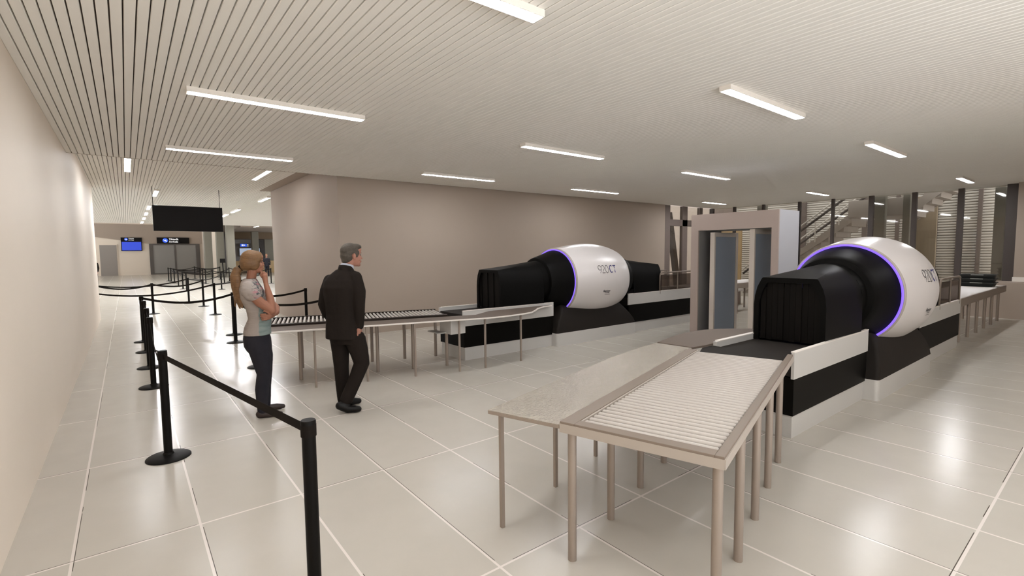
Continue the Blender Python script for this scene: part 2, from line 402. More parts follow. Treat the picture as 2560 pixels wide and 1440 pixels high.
far_b = [(2.69, 12.4, 14.1), (3.9, 18.2, 19.65), (3.86, 23.45, 25.3), (3.87, 26.6, 28.2), (3.87, 30.6, 32.2), (3.87, 34.1, 35.8)]
an = ['nearest', 'second', 'third', 'fourth', 'fifth', 'farthest']
for i, (x, y0, y1) in enumerate(far_a):
    ceiling_light(x, (y0 + y1) / 2, 3.72, y1 - y0, 'y', 'lengthwise corridor ceiling light, %s in the line before the hanging display' % an[i])
for i, (x, y0, y1) in enumerate(far_b):
    ceiling_light(x, (y0 + y1) / 2, 3.72, y1 - y0, 'y', 'lengthwise corridor ceiling light, %s in the line beside the taupe wall corner' % an[i])
for i, (x, y0) in enumerate([(8.4, 40.0), (8.4, 44.0), (-2.5, 42), (3, 42)]):  # last two are added lamps, hidden above the corridor ceiling, to brighten the far hall
    ceiling_light(x, y0, 4.08 if x > 8 else 5.25, 1.6, 'y', ['nearer light strip under the dull dropped ceiling', 'farther light strip under the dull dropped ceiling', 'added unseen light strip above the far hall floor', 'added unseen light strip above the far hall barriers'][i])

# ------------------------------------------------------------------ queue barriers
def stanchion_proto():
    t = thing('queue_barrier', '', 'barrier post')
    MB().lathe([(.172, 0), (.172, .008), (.16, .016), (.10, .026), (.045, .034), (.036, .05)], n=36).build('base', 'post', t, smooth=True, auto=35)
    MB().lathe([(.0335, .03), (.0335, .925), (.037, .928), (.037, .964), (.034, .97)], n=24).build('post', 'post', t, smooth=True, auto=35)
    MB().lathe([(.0378, .888), (.0378, .948)], n=24).build('belt_cassette', 'belt', t)
    return t
first = stanchion_proto(); used = []
POS = {}
def stanchion(key, x, y, label):
    POS[key] = (x, y)
    if not used: first.location = (x, y, 0); o = first; used.append(1)
    else: o = dup(first, (x, y, 0))
    # belts belonging to another post were not copied yet, so the copy is clean
    o['label'] = label; o['group'] = 'black queue barriers'
    POS[key + '_o'] = o
P = [('p0', .678, 2.54, 'black barrier post nearest the camera, its base below the picture edge'),
     ('p1', .207, 5.28, 'black barrier post at the far end of the taut belt, second nearest the camera'),
     ('p2', .21, 8.30, 'black barrier post directly behind the second nearest, first of the tight row'),
     ('p3', .212, 9.78, 'black barrier post second in the tight row beside the cream wall'),
     ('p4', .215, 11.46, 'black barrier post third in the tight row beside the cream wall'),
     ('p5', .206, 12.87, 'black barrier post last and farthest in the tight row beside the cream wall'),
     ('w1', 1.70, 11.45, 'black barrier post beside the blond ponytail of the woman'),
     ('w2', 1.85, 12.60, 'black barrier post just behind the one beside the ponytail'),
     ('w3', 1.60, 8.68, 'black barrier post hidden behind the knees of the woman'),
     ('m1', 3.42, 10.30, 'black barrier post hidden behind the trousers of the man'),
     ('m2', 3.47, 12.75, 'black barrier post standing against the taupe wall corner'),
     ('q', .588, 18.93, 'lone black barrier post below the hanging display, crossed by three sagging belts'),
     ('n', 2.06, 17.32, 'nearest of three evenly spaced posts between the lone post and the woman'),
     ('m', 2.09, 20.45, 'middle of three evenly spaced posts between the lone post and the woman'),
     ('g', 1.80, 22.2, 'farthest of three evenly spaced posts between the lone post and the woman'),
     ('h1', -.93, 20.5, 'black barrier post whose base edge peeks past the end of the cream wall'),
     ('h2', -1.6, 23.2, 'black barrier post behind the cream wall end, holding the far sagging belt'),
     ('h3', -1.6, 19.55, 'black barrier post behind the cream wall end, holding the near sagging belt'),
     ('f', 2.38, 30.2, 'far barrier post, nearest in the file before the sliding doors'),
     ('e', 2.36, 32.0, 'far barrier post, second in the file before the sliding doors'),
     ('d', 2.38, 35.2, 'far barrier post, third in the file before the sliding doors'),
     ('c', 2.47, 39.6, 'far barrier post, fourth in the file before the sliding doors'),
     ('b', 2.44, 42.2, 'far barrier post, fifth in the file before the sliding doors'),
     ('a', 2.36, 43.3, 'far barrier post, last in the file before the sliding doors'),
     ('pp', 3.92, 30.0, 'far barrier post, nearest in the second file by the grey columns'),
     ('l', 3.95, 33.6, 'far barrier post, second in the second file by the grey columns'),
     ('k', 3.95, 36.8, 'far barrier post, third in the second file by the grey columns'),
     ('j', 3.95, 38.3, 'far barrier post, fourth in the second file by the grey columns'),
     ('i', 4.0, 40.3, 'far barrier post, fifth in the second file by the grey columns'),
     ('hh', 4.18, 45.6, 'far barrier post, last in the second file by the grey columns'),
     ('qq', 5.5, 42.5, 'far barrier post in front of the square grey columns'),
     ('r', 5.58, 38.9, 'far barrier post with its base clear on the floor before the counter'),
     ('s', 7.2, 34.0, 'far barrier post between the face of the woman and the taupe wall edge')]
for k, x, y, lab in P: stanchion(k, x, y, lab)
def belt(k0, k1, sag, z=.918):
    (x0, y0), (x1, y1) = POS[k0], POS[k1]
    d = Vector((x1 - x0, y1 - y0, 0)); L = d.length; d /= L; nrm = Vector((-d.y, d.x, 0)) * .0012
    n = 20; rings = []
    for i in range(n + 1):
        t = i / n; p = d * (.036 + t * (L - .072)); zz = z - sag * 4 * t * (1 - t)
        rings.append([p + nrm + Vector((0, 0, zz + .024)), p + nrm + Vector((0, 0, zz - .024)), p - nrm + Vector((0, 0, zz - .024)), p - nrm + Vector((0, 0, zz + .024))])
    MB().rings(rings).build('belt', 'belt', POS[k0 + '_o'])
for b in [('p0', 'p1', .0), ('p1', 'p2', .20), ('p2', 'p3', .05), ('p3', 'p4', .05), ('p4', 'p5', .05), ('p5', 'w2', .13),
          ('w1', 'm1', .16), ('w2', 'm2', .10), ('w1', 'w3', .06), ('h3', 'n', .30), ('h2', 'g', .24), ('h1', 'q', .14), ('q', 'm', .12), ('n', 's', .16), ('g', 'r', .3),
          ('f', 'pp', .1), ('e', 'l', .12), ('d', 'k', .12), ('c', 'j', .12), ('b', 'i', .12), ('a', 'hh', .15), ('f', 'e', .16), ('e', 'd', .2), ('d', 'c', .2), ('c', 'b', .16),
          ('pp', 's', .12), ('l', 'r', .15), ('hh', 'qq', .12), ('i', 'qq', .12), ('k', 'l', .2), ('j', 'k', .15), ('r', 's', .2)]:
    belt(*b)

# ------------------------------------------------------------------ baggage scanner (origin on the floor under the gantry)
AX, AY, ZC = 8.07, 2.33, 1.222
def bez(t, a, b, c, d): return (1 - t) ** 3 * a + 3 * t * (1 - t) ** 2 * b + 3 * t * t * (1 - t) * c + t ** 3 * d
SH0, SH1 = 7.274, 8.895
def shell_r(x):
    return bez((x - SH0) / (SH1 - SH0), .648, .727, .822, .623)
def scanner(label, group):
    t = thing('baggage_scanner', label, 'baggage scanner', (AX, AY, 0), 0, group)
    X = lambda x: x - AX
    # plinth with rounded upright corners
    def rrect(x0, x1, y0, y1, r, n=6):
        pts = []
        for cx, cy, a0 in ((x1 - r, y1 - r, 0), (x0 + r, y1 - r, 90), (x0 + r, y0 + r, 180), (x1 - r, y0 + r, 270)):
            pts += [(cx + r * cos(R(a0 + 90 * k / n)), cy + r * sin(R(a0 + 90 * k / n))) for k in range(n + 1)]
        return pts
    MB().prism(rrect(X(6.87), X(9.24), -.53, .53, .05), 0, .25).build('plinth', 'silver', t, smooth=True, auto=40)
    rings = []
    for z, xa, xb, w in ((.25, 6.87, 9.24, .53), (.36, 6.90, 9.17, .525), (.48, 6.96, 9.06, .50), (.60, 7.05, 8.94, .46), (.70, 7.10, 8.84, .41), (.78, 7.13, 8.76, .34)):
        rings.append([(x, y, z) for x, y in rrect(X(xa), X(xb), -w, w, .05)])
    MB().rings(rings).build('gantry_base', 'charcoal', t, smooth=True, auto=30)
    # white barrel shell, with its lip turned inward at the front
    prof = [(SH0, .642)] + [(SH0 + (SH1 - SH0) * i / 28, shell_r(SH0 + (SH1 - SH0) * i / 28)) for i in range(29)]
    prof += [(SH1 + .012, shell_r(SH1) - .02), (SH1 + .008, shell_r(SH1) - .04), (SH1 - .02, shell_r(SH1) - .06)]
    MB().lathe_x([(X(x), r) for x, r in prof], 0, ZC, 96).build('shell', 'white', t, smooth=True, auto=40)
    MB().lathe_x([(X(SH0 + .03), .654), (X(SH0 - .004), .652), (X(SH0 - .008), .634), (X(SH0 + .02), .630)], 0, ZC, 96).build('shell_lip', 'lip', t, smooth=True)
    MB().lathe_x([(X(SH0 + .004), .637), (X(SH0 - .011), .635), (X(SH0 - .012), .612), (X(SH0 + .004), .609)], 0, ZC, 96).build('light_ring', 'led', t, smooth=True)
    MB().lathe_x([(X(SH0), .613), (X(7.20), .588), (X(7.10), .556), (X(7.00), .527), (X(6.90), .499), (X(6.82), .476), (X(6.80), .462), (X(6.79), .405), (X(6.66), .392), (X(6.66), .36)], 0, ZC, 80).build('entry_cone', 'black_s', t, smooth=True, auto=35)
    MB().lathe_x([(X(8.86), .585), (X(8.93), .572), (X(9.02), .545), (X(9.10), .512), (X(9.18), .480), (X(9.20), .470), (X(9.205), .452), (X(9.24), .440), (X(9.25), .418), (X(9.33), .412), (X(9.33), .36)], 0, ZC, 80).build('exit_collar', 'black_s', t, smooth=True, auto=35)
    # hoods: a chamfered mouth lofted to a round arch at the gantry
    flat = [(.372, .775), (.372, 1.0), (.372, 1.18), (.362, 1.28), (.338, 1.38), (.292, 1.472), (.278, 1.488)]
    arch = [(.395, .775), (.397, 1.0), (.395, 1.222), (.370, 1.36), (.305, 1.473), (.215, 1.553), (.14, 1.592)]
    def ring(x, k, off=0):
        h = [(a[0] + (b[0] - a[0]) * k - off, a[1] + (b[1] - a[1]) * k - (off if i > 2 else 0)) for i, (a, b) in enumerate(zip(flat, arch))]
        top = [(h[-1][0] * f, h[-1][1] + (.022 * k if abs(f) < .5 else 0)) for f in (.45, -.45)]
        pts = h + top + [(-a, z) for a, z in reversed(h)]
        return [(X(x), y, z) for y, z in pts]
    for nm, xm, xe in (('entry', 5.66, 6.66), ('exit', 10.37, 9.33)):
        mb = MB(); ks = [0, .05, .3, .6, 1]
        outer = [ring(xm + (xe - xm) * k, k) for k in ks]
        dx = .03 if xe > xm else -.03
        inner = [ring(xm + dx, 0, .055), ring(xm, 0, .055)]
        mb.rings([inner[0], inner[1]] + outer, cap=False)
        mb.build(nm + '_hood', 'black_s', t, smooth=True, auto=25)
        # strip curtain, each flap its own narrow sheet
        cb = MB(); nfl = 10; w = .62 / nfl
        for i in range(nfl):
            y0 = -.31 + i * w; jog = .006 * ((i * 7) % 3); zt = 1.43 - (.05 if i in (0, nfl - 1) else 0)
            cb.box(X(xm + dx) + jog, X(xm + dx) + jog + .004, y0 + .002, y0 + w - .002, .785 + .008 * ((i * 5) % 4), zt)
        e = .014 if dx > 0 else -.014
        cb.box(min(X(xm + dx) + e, X(xm + dx) + e * 1.3), max(X(xm + dx) + e, X(xm + dx) + e * 1.3), -.29, .29, .79, 1.38)
        cb.build(nm + '_curtain', 'curtain', t)
    # conveyor bodies
    for nm, x0, x1, zt, zp in (('infeed', 4.88, 6.90, .835, .58), ('outfeed', 9.16, 11.83, .86, .62)):
        MB().box(X(x0) + .02, X(x1), -.375, .385, 0, .225).build(nm + '_kick_plate', 'silver', t)
        MB().box(X(x0), X(x1), -.39, .40, .22, zp + .01).build(nm + '_body', 'black', t, bevel=.004)
        MB().box(X(x0) - .02, X(x1), -.40, -.37, zp, zt).build(nm + '_side_panel', 'silver', t, bevel=.004)
        MB().box(X(x0) - .02, X(x1), .37, .41, zp, zt).build(nm + '_side_panel', 'silver', t, bevel=.004)
        MB().box(X(x0) - .02, X(x1), -.403, -.365, zt, zt + .008).box(X(x0) + .02, X(x1), .365, .413, zt, zt + .008).build(nm + '_edge_trim', 'lampbody', t)
        MB().box(X(x0) - .015, X(x1), -.37, .37, .60, .775).build(nm + '_belt', 'rubber', t, bevel=.01)
    # guard rail on the outfeed: rounded tube with two panels
    y = -.385; x0, x1, z0, z1, rr = X(10.30), X(11.73), .80, 1.29, .09
    pts = [(x0, y, z0), (x0, y, z1 - rr)] + [(x0 + rr - rr * cos(R(a)), y, z1 - rr + rr * sin(R(a))) for a in (22, 45, 67, 90)] + \
          [(x1 - rr + rr * sin(R(a)), y, z1 - rr + rr * cos(R(a))) for a in (0, 22, 45, 67, 90)] + [(x1, y, z0)]
    g = MB().tube(pts, .018, 10).build('guard_rail', 'frame', t, smooth=True)
    xm = (x0 + x1) / 2
    MB().tube([(xm, y, z0), (xm, y, z1)], .015, 8).build('rail_post', 'frame', g)
    for a, b in ((x0 + .05, xm - .03), (xm + .03, x1 - .05)):
        MB().box(a, b, y - .006, y + .006, .88, z1 - .05).build('guard_panel', 'guard', g)
    y = .385; pts = [(p[0], y, p[2]) for p in pts]
    g = MB().tube(pts, .018, 10).build('guard_rail', 'frame', t, smooth=True)
    MB().tube([(xm, y, z0), (xm, y, z1)], .015, 8).build('rail_post', 'frame', g)
    # lettering laid on the curved shell: u along the barrel, height z on the near flank
    def on_shell(x, z, lift=.003):
        r = shell_r(min(x, SH1)) + lift; dz = z - ZC
        return (X(x), -math.sqrt(max(r * r - dz * dz, 0)), z)
    def strokes(paths, w, m_, nm):
        mb = MB()
        for path in paths:
            pts = [Vector(on_shell(x + LX, z)) for x, z in path]
            out = []
            for i, p in enumerate(pts):
                tg = (pts[min(i + 1, len(pts) - 1)] - pts[max(i - 1, 0)]).normalized()
                nn = tg.cross(Vector((0, -1, 0))).normalized()
                out.append((p + nn * w / 2, p - nn * w / 2))
            vs = [q for pr in out for q in pr]
            mb.add(vs, [(2 * i, 2 * i + 1, 2 * i + 3, 2 * i + 2) for i in range(len(out) - 1)])
        return mb.build(nm, m_, t)
    zb, hh = 1.373, .148
    LX = .065
    def el(cx, cz, rx, rz, a0, a1, n=18): return [(cx + rx * cos(R(a0 + (a1 - a0) * i / n)), cz + rz * sin(R(a0 + (a1 - a0) * i / n))) for i in range(n + 1)]
    nine = el(7.815, zb + .103, .040, .045, 0, 360) , [(7.853, zb + .09), (7.845, zb + .06), (7.815, zb)]
    two = el(7.905, zb + .106, .035, .042, 165, -30, 12) + [(7.89, zb + .04), (7.868, zb + .003), (7.95, zb + .003)]
    zero = el(8.005, zb + .074, .042, .074, 0, 360)
    strokes([nine[0], nine[1], two, zero], .011, 'ink', 'model_digits')
    cee = el(8.135, zb + .074, .045, .068, 50, 310)
    tee = [(8.195, zb + .138), (8.29, zb + .138)], [(8.243, zb + .138), (8.243, zb + .0)]
    strokes([cee, tee[0], tee[1]], .022, 'inkb', 'model_letters')
    text_mb('Rapiscan', .062, lambda u, v: on_shell(7.965 + u * .92, .992 + v), shear=.3, bold=.0012).build('maker_name', 'ink', t)
    text_mb('SYSTEMS', .030, lambda u, v: on_shell(8.04 + u, .960 + v), bold=.0006).build('maker_subline', 'ink', t)
    MB().add([on_shell(8.035, .936), on_shell(8.185, .936), on_shell(8.185, .942), on_shell(8.035, .942)], [(0, 1, 2, 3)]).build('maker_rule', 'ink', t)
    return t
S1 = scanner('white barrel baggage scanner nearest the camera, its violet ring glowing large', 'baggage scanners')
S2 = dup(S1, (AX - .52, AY + 4.92, 0), 0, 'white barrel baggage scanner farther away, against the long taupe wall')

# ------------------------------------------------------------------ roller tables and side tables
UA = R(16.26)
def roller_table(label, s0, s1, mirror, framem, apronm):
    """local x runs along the table, y across; placed by rotation (and mirrored across the aisle)"""
    t = thing('roller_table', label, 'roller table', group='roller tables')
    sg = -1 if mirror else 1
    if mirror: t.location = (.09, 9.29, 0); t.rotation_euler = (0, 0, -UA)
    else: t.rotation_euler = (0, 0, UA)
    def bx(a, b, c, d, z0, z1):
        mb = MB(); y0, y1 = sorted((c * sg, d * sg)); return mb.box(a, b, y0, y1, z0, z1)
    s2 = s1 if mirror else s1 + .23
    f = bx(s0, s1, 1.30, 1.392, .77, .828); y0, y1 = sorted((.50 * sg, .545 * sg)); f.box(s0, s2, y0, y1, .77, .828)
    y0, y1 = sorted((.545 * sg, 1.30 * sg)); f.box(s0, s0 + .075, y0, y1, .77, .828); f.box(s1 + .0, s1 + .03, y0, y1, .77, .80)
    f.build('frame', framem, t, bevel=.003)
    ap = bx(s0 - .004, s0, .50, 1.392, .765, .815); y0, y1 = sorted((.494 * sg, .50 * sg)); ap.box(s0, s2, y0, y1, .765, .815)
    if not mirror: ap.box(s0 + .076, s1, 1.288, 1.299, .775, .824); ap.box(s0 + .076, s0 + .084, .546, 1.288, .775, .824)
    ap.build('apron', apronm, t)
    if not mirror:
        pl = [(4.855, 1.985), (4.855, 2.745), (4.66, 2.745), (s1 * cos(UA) - 1.30 * sin(UA) + .03, s1 * sin(UA) + 1.30 * cos(UA)), (s1 * cos(UA) - .56 * sin(UA) + .03, s1 * sin(UA) + .56 * cos(UA))]
        MB().prism([(x * cos(UA) + y * sin(UA), -x * sin(UA) + y * cos(UA)) for x, y in pl], .765, .79).build('transfer_plate', 'rubber', t)
    bx(s0 + .075, s1, .545, 1.30, .768, .774).build('drip_pan', 'mull', t)
    step = .0585; n = int((s1 - s0 - .10) / step)
    proto = None
    for i in range(n):
        x = s0 + .115 + i * step
        if proto is None:
            y0, y1 = sorted((.55 * sg, 1.285 * sg))
            proto = MB().tube([(0, y0, 0), (0, y0 + .008, 0), (0, y1 - .008, 0), (0, y1, 0)], [.012, .0172, .0172, .012], 12).build('roller', 'roller', t, smooth=True, auto=40); o = proto
        else:
            o = proto.copy(); COL.objects.link(o); o.parent = t
        o.location = (x, 0, .806)
    leg = None; k = 0
    while s0 + .035 + .539 * k < s1 + .17:
        x = s0 + .035 + .539 * k
        for y in (.535, 1.33):
            if leg is None:
                leg = MB().tube([(0, 0, 0), (0, 0, .77)], .0255, 14).build('leg', 'steel', t, smooth=True, auto=40); o = leg
            else:
                o = leg.copy(); COL.objects.link(o); o.parent = t
            o.location = (x, y * sg, 0)
        k += 1
    return t
roller_table('taupe framed roller table in the foreground, full of white rollers', 2.40, 4.93, False, 'frame', 'apron')
roller_table('roller table with shade-darkened taupe frame behind the man and the woman', 1.70, 4.44, True, 'framed', 'apron')

def side_table(label, polys, legs, group):
    """polys: [(part name, material, outline, z)] in world xy"""
    t = thing('side_table', label, 'table', (legs[0][0], legs[0][1], 0), 0, group)
    ox, oy = legs[0]
    for nm, m_, poly, z, *th in polys:
        h_ = th[0] if th else .022
        MB().prism([(x - ox, y - oy) for x, y in poly], z - h_, z).build(nm, m_, t, bevel=.003 if h_ > .01 else 0)
    lg = None
    for x, y in legs:
        if lg is None: lg = MB().box(-.0125, .0125, -.0125, .0125, 0, .775).build('leg', 'steel', t); o = lg
        else: o = lg.copy(); COL.objects.link(o); o.parent = t
        o.location = (x - ox, y - oy, 0)
    return t
c_, s_ = cos(UA), sin(UA)
def sn(s, n): return (s * c_ - n * s_, s * s_ + n * c_)
frontA = [sn(2.40, 1.396), sn(5.10, 1.396), sn(5.19, 1.79), sn(4.9, 1.845), sn(4.2, 1.90), sn(2.38, 1.905)]
rearA = [sn(5.105, 1.396), sn(5.0, 1.396), (4.92, 2.745), (6.14, 2.745), (6.14, 2.955), (6.0, 3.09), (5.83, 3.22), (5.62, 3.30), (5.33, 3.335), (4.9, 3.28), sn(5.195, 1.79)]
rearA = [sn(5.105, 1.396), (4.70, 2.745), (6.14, 2.745), (6.14, 2.955), (6.0, 3.09), (5.83, 3.22), (5.62, 3.30), (5.33, 3.335), (4.9, 3.27), sn(5.195, 1.79)]
side_table('low side table with a pebbled steel top beside the foreground roller table',
           [('table_edge', 'steel', frontA, .803), ('tabletop', 'pebble', frontA, .8055, .0025), ('tray_shelf', 'toptaupe', rearA, .812)],
           [(1.853, 2.49), (2.505, 2.675), (3.165, 2.865), (3.83, 3.03), (4.45, 3.17), (5.2, 3.28)], 'side tables')
def mb_(p): return (p[0] + .09, 9.29 - p[1])
frontB = [mb_(sn(1.82, 1.398)), mb_(sn(4.02, 1.398)), mb_(sn(4.14, 1.83)), mb_(sn(1.80, 1.905))]
rearB = [mb_(sn(4.025, 1.398)), mb_(sn(4.9, 1.398)), (4.86, 6.84), (6.26, 6.845), (6.26, 6.78), (6.02, 6.74), (5.75, 6.60), (5.52, 6.40), (5.3, 6.24), (5.0, 6.16), (4.6, 6.13), (4.3, 6.16), mb_(sn(4.145, 1.83))]
side_table('long grey side table with thin legs in front of the roller table with the shade-darkened frame',
           [('tabletop', 'toptaupe', frontB, .80), ('tray_shelf', 'toptaupe', rearB, .80),
            ('edge_trim', 'lampbody', [mb_(sn(1.80, 1.905)), mb_(sn(4.14, 1.832)), (4.3, 6.16), (4.6, 6.13), (5.0, 6.16), (5.3, 6.24), (5.52, 6.40), (5.75, 6.60), (6.02, 6.74), (6.26, 6.78), (6.26, 6.765), (6.025, 6.725), (5.76, 6.585), (5.53, 6.385), (5.305, 6.225), (5.0, 6.145), (4.6, 6.115), (4.3, 6.145), mb_(sn(4.14, 1.847)), mb_(sn(1.80, 1.92))], .803)],
           [(1.29, 6.96), (1.94, 6.80), (2.603, 6.64), (3.258, 6.465), (3.91, 6.29), (4.342, 6.225), (5.067, 6.235)], 'side tables')

# control box hanging under the far side table
t = thing('equipment_box', 'grey metal box with a shelf tray under the far side table', 'box', (3.98, 6.62, .42))
MB().box(-.16, .10, -.24, .10, .14, .355).build('box_body', 'silver', t, bevel=.006)
MB().box(-.30, -.16, -.10, .24, .15, .162).build('shelf', 'silver', t)
# outfeed roller table beyond the near scanner
t = thing('outfeed_table', 'long white roller table running on from the near scanner to the low wall', 'roller table', (11.84, 1.94, 0), 0, 'outfeed tables')
MB().box(0, 5.05, 0, .03, .72, .87).box(0, 5.05, .80, .83, .72, .87).box(4.97, 5.05, .03, .80, .72, .872).build('frame', 'taupe', t, bevel=.003)
MB().box(0, 4.97, .03, .80, .82, .828).build('drip_pan', 'roller', t)
for i in range(66):
    if i == 0: pr = MB().tube([(0, .035, 0), (0, .795, 0)], .022, 10).build('roller', 'roller', t, smooth=True, auto=40); o = pr
    else: o = pr.copy(); COL.objects.link(o); o.parent = t
    o.location = (.05 + i * .075, 0, .85)
pr = None
for i in range(6):
    for y in (.10, .73):
        if pr is None: pr = MB().tube([(0, 0, 0), (0, 0, .72)], .028, 12).build('leg', 'steel', t, smooth=True, auto=40); o = pr
        else: o = pr.copy(); COL.objects.link(o); o.parent = t
        o.location = (.55 + i * .845, y, 0)
# outfeed table beyond the far scanner (hidden for the most part by the gate)
t2 = dup(t, (11.33, 6.86, 0), 0, 'long white roller table behind the walk-through gate, running on from the far scanner')
# security trays
for i in range(3):
    t = thing('security_tray', ['bottom tray of the black stack on the long roller table', 'middle tray of the black stack on the long roller table', 'top tray of the black stack on the long roller table'][i],
              'tray', (16.05, 2.33, .874 + .094 * i), R(1.5 * (i - 1)), 'stacked security trays')
    mb = MB(); a, b, h = .21, .30, .10
    ro = [[(-a + .03, -b + .03, 0), (a - .03, -b + .03, 0), (a - .03, b - .03, 0), (-a + .03, b - .03, 0)], [(-a, -b, h - .02), (a, -b, h - .02), (a, b, h - .02), (-a, b, h - .02)],
          [(-a - .015, -b - .015, h - .02), (a + .015, -b - .015, h - .02), (a + .015, b + .015, h - .02), (-a - .015, b + .015, h - .02)],
          [(-a - .015, -b - .015, h), (a + .015, -b - .015, h), (a + .015, b + .015, h), (-a - .015, b + .015, h)], [(-a + .01, -b + .01, h), (a - .01, -b + .01, h), (a - .01, b - .01, h), (-a + .01, b - .01, h)],
          [(-a + .035, -b + .035, .01), (a - .035, -b + .035, .01), (a - .035, b - .035, .01), (-a + .035, b - .035, .01)]]
    mb.rings(ro).build('tray_body', 'tray', t)
    MB().box(-a - .019, -a - .014, -.11, .11, h - .017, h - .004).build('label_strip', 'strip', t)

# ------------------------------------------------------------------ walk-through security gate
GX, Y0, Y1, GH = 9.55, 4.14, 5.93, 2.55
t = thing('walk_through_gate', 'tall taupe walk-through security gate between the two scanners', 'security gate', (GX, (Y0 + Y1) / 2, 0))
yc = (Y0 + Y1) / 2; A, B = Y0 - yc, Y1 - yc
D = .93; oa, ob, oh = A + .125, B - .165, 2.215
fr = MB().box(0, .04, A, oa, 0, GH).box(0, .04, ob, B, 0, GH).box(0, .04, oa, ob, oh, GH)
fr.build('front_frame', 'portal', t)
MB().box(.04, D, A, A + .03, 0, GH).box(.04, D, B - .03, B, 0, GH).box(.04, D, A + .03, B - .03, GH - .03, GH).build('outer_case', 'portals', t)
MB().box(.04, D, oa - .03, oa, 0, oh).box(.04, D, ob, ob + .03, 0, oh).box(.04, D, oa, ob, oh, oh + .03).build('reveal', 'jamb', t)
MB().box(D - .04, D, A, oa, 0, GH).box(D - .04, D, ob, B, 0, GH).box(D - .04, D, oa, ob, oh, GH).build('rear_frame', 'portal', t)
# inner detector arch: two upright panels with cream edges
for nm, y, x0, x1, hz in (('detector_panel', ob - .265, .10, 1.08, 2.17), ('detector_panel', oa + .385, .05, 1.03, 2.20)):
    p = MB().box(x0, x0 + .05, y - .05, y + .05, 0, hz).box(x1 - .10, x1, y - .05, y + .05, 0, hz).box(x0 + .05, x1 - .10, y - .05, y + .05, hz - .09, hz).build(nm, 'gatew', t, bevel=.004)
    MB().box(x0 + .05, x1 - .10, y - .04, y - .02, 0, hz - .09).build('panel_face', 'gateb', p)
    MB().box(x0 + .02, x1 - .05, y + .05, y + .058, 0, hz - .02).build('panel_back', 'gaten', p)

# ------------------------------------------------------------------ glazing and the stair hall beyond
FX = 18.6
w = struct(MB().box(FX, FX + .12, 7.36, 7.44, 0, 3.46).box(FX, FX + .12, 6.32, 6.40, 0, 3.46).box(FX, FX + .12, 5.22, 5.35, 0, 3.46).box(FX, FX + .12, 4.14, 4.26, 0, 3.46)
           .box(FX, FX + .12, 3.09, 3.22, 0, 3.46).box(FX, FX + .12, 8.6, 8.68, 0, 3.46).box(FX, FX + .12, 9.7, 9.78, 0, 3.46).box(FX, FX + .12, 10.6, 10.75, 0, 3.46).build('window_1', 'mull_d'))
ys = [2.2, 3.15, 4.2, 5.28, 6.36, 7.4, 8.64, 9.74, 10.68]
for a, b in zip(ys, ys[1:]): MB().box(FX + .05, FX + .062, a + .06, b - .06, .02, 3.45).build('pane', 'glass', w)
struct(MB().box(FX - .15, FX + .45, 1.98, 2.22, 0, 3.46).build('trim_7', 'mull_d'))
w = struct(MB().box(15.45, 15.78, 10.66, 10.78, 0, 3.46).box(16.58, 16.9, 10.66, 10.78, 0, 3.46).box(15.78, 18.6, 10.66, 10.78, 2.72, 2.95).box(17.75, 17.95, 10.66, 10.78, 0, 3.46).build('window_2', 'mull'))
for a, b in ((15.78, 16.58), (16.9, 17.75), (17.95, 18.6)):
    MB().box(a, b, 10.71, 10.72, .02, 2.72).build('pane', 'glass', w); MB().box(a, b, 10.71, 10.72, 2.95, 3.45).build('pane', 'glass', w)
# low wall and white-based pier beside it
struct(MB().box(17.40, 18.55, -2.0, 3.06, 0, .90).build('wall_low', 'wall_c'))
struct(MB().box(18.2, 18.6, -2.0, 1.98, .9, 3.46).build('wall_pier', 'wall_c'))
struct(MB().box(18.12, 18.2, -2.0, 1.99, .9, 1.02).build('baseboard_pier', 'lampbody'))
struct(MB().box(15.45, 15.6, 16.72, 25, 0, 4).build('wall_return', 'wall_c'))
# stair hall: louvre bays, columns, wood panels, stairs
def louvre(y0, y1, z0, z1, label):
    mb = MB(); z = z0
    while z < z1:
        mb.rings([[(24 + .035 * cos(2 * pi * k / 8), y, z + .041 * sin(2 * pi * k / 8)) for k in range(8)] for y in (y0, y1)]); z += .098
    t = thing('louvre_blind', label, 'louvre blind', (0, 0, 0), 0, 'louvre blinds of the stair hall')
    mb.build('blades', 'slatw', t)
    MB().box(24.05, 24.08, y0, y1, z0, z1).build('back_sheet', mat('pale_back_sheet', '#A8A199', rough=.7), t)
    return t
for y0, y1, lab in [(3.16, 3.47, 'narrow louvre blind beside the wide olive column'), (3.58, 4.00, 'louvre blind between two grey posts, second from the olive column'),
                    (4.14, 4.68, 'widest clear louvre blind, beside the wood panel'), (5.0, 5.84, 'louvre blind seen under the stair landing'),
                    (5.95, 6.9, 'louvre blind beside the slim column under the landing'), (7.06, 9.2, 'louvre blind below the sloping stair flight'),
                    (9.4, 12.5, 'louvre blind seen over the top of the gate')]:
    louvre(y0, y1, .15, 4.6, lab)
for i, (y0, y1) in enumerate([(3.47, 3.58), (4.0, 4.14), (4.68, 4.98), (5.84, 5.95), (6.9, 7.06), (9.2, 9.4)]):
    struct(MB().box(23.85, 24.15, y0, y1, 0, 5).build('trim_%d' % (8 + i), 'mull'))
for i, (x0, x1, y0, y1, lab) in enumerate([(19.6, 19.85, 2.28, 2.60, 'wide olive grey column beside the narrow louvre blind'), (19.6, 19.8, 4.52, 4.71, 'slim olive grey column beside the wood panel'),
                                          (19.6, 19.85, 5.18, 5.50, 'olive grey column under the stair landing'), (19.6, 19.8, 9.0, 9.33, 'olive grey column seen over the gate')]):
    tag(MB().box(x0, x1, y0, y1, 0, 5).build('column', 'column', bevel=.02), lab, 'column', 'stair hall columns')
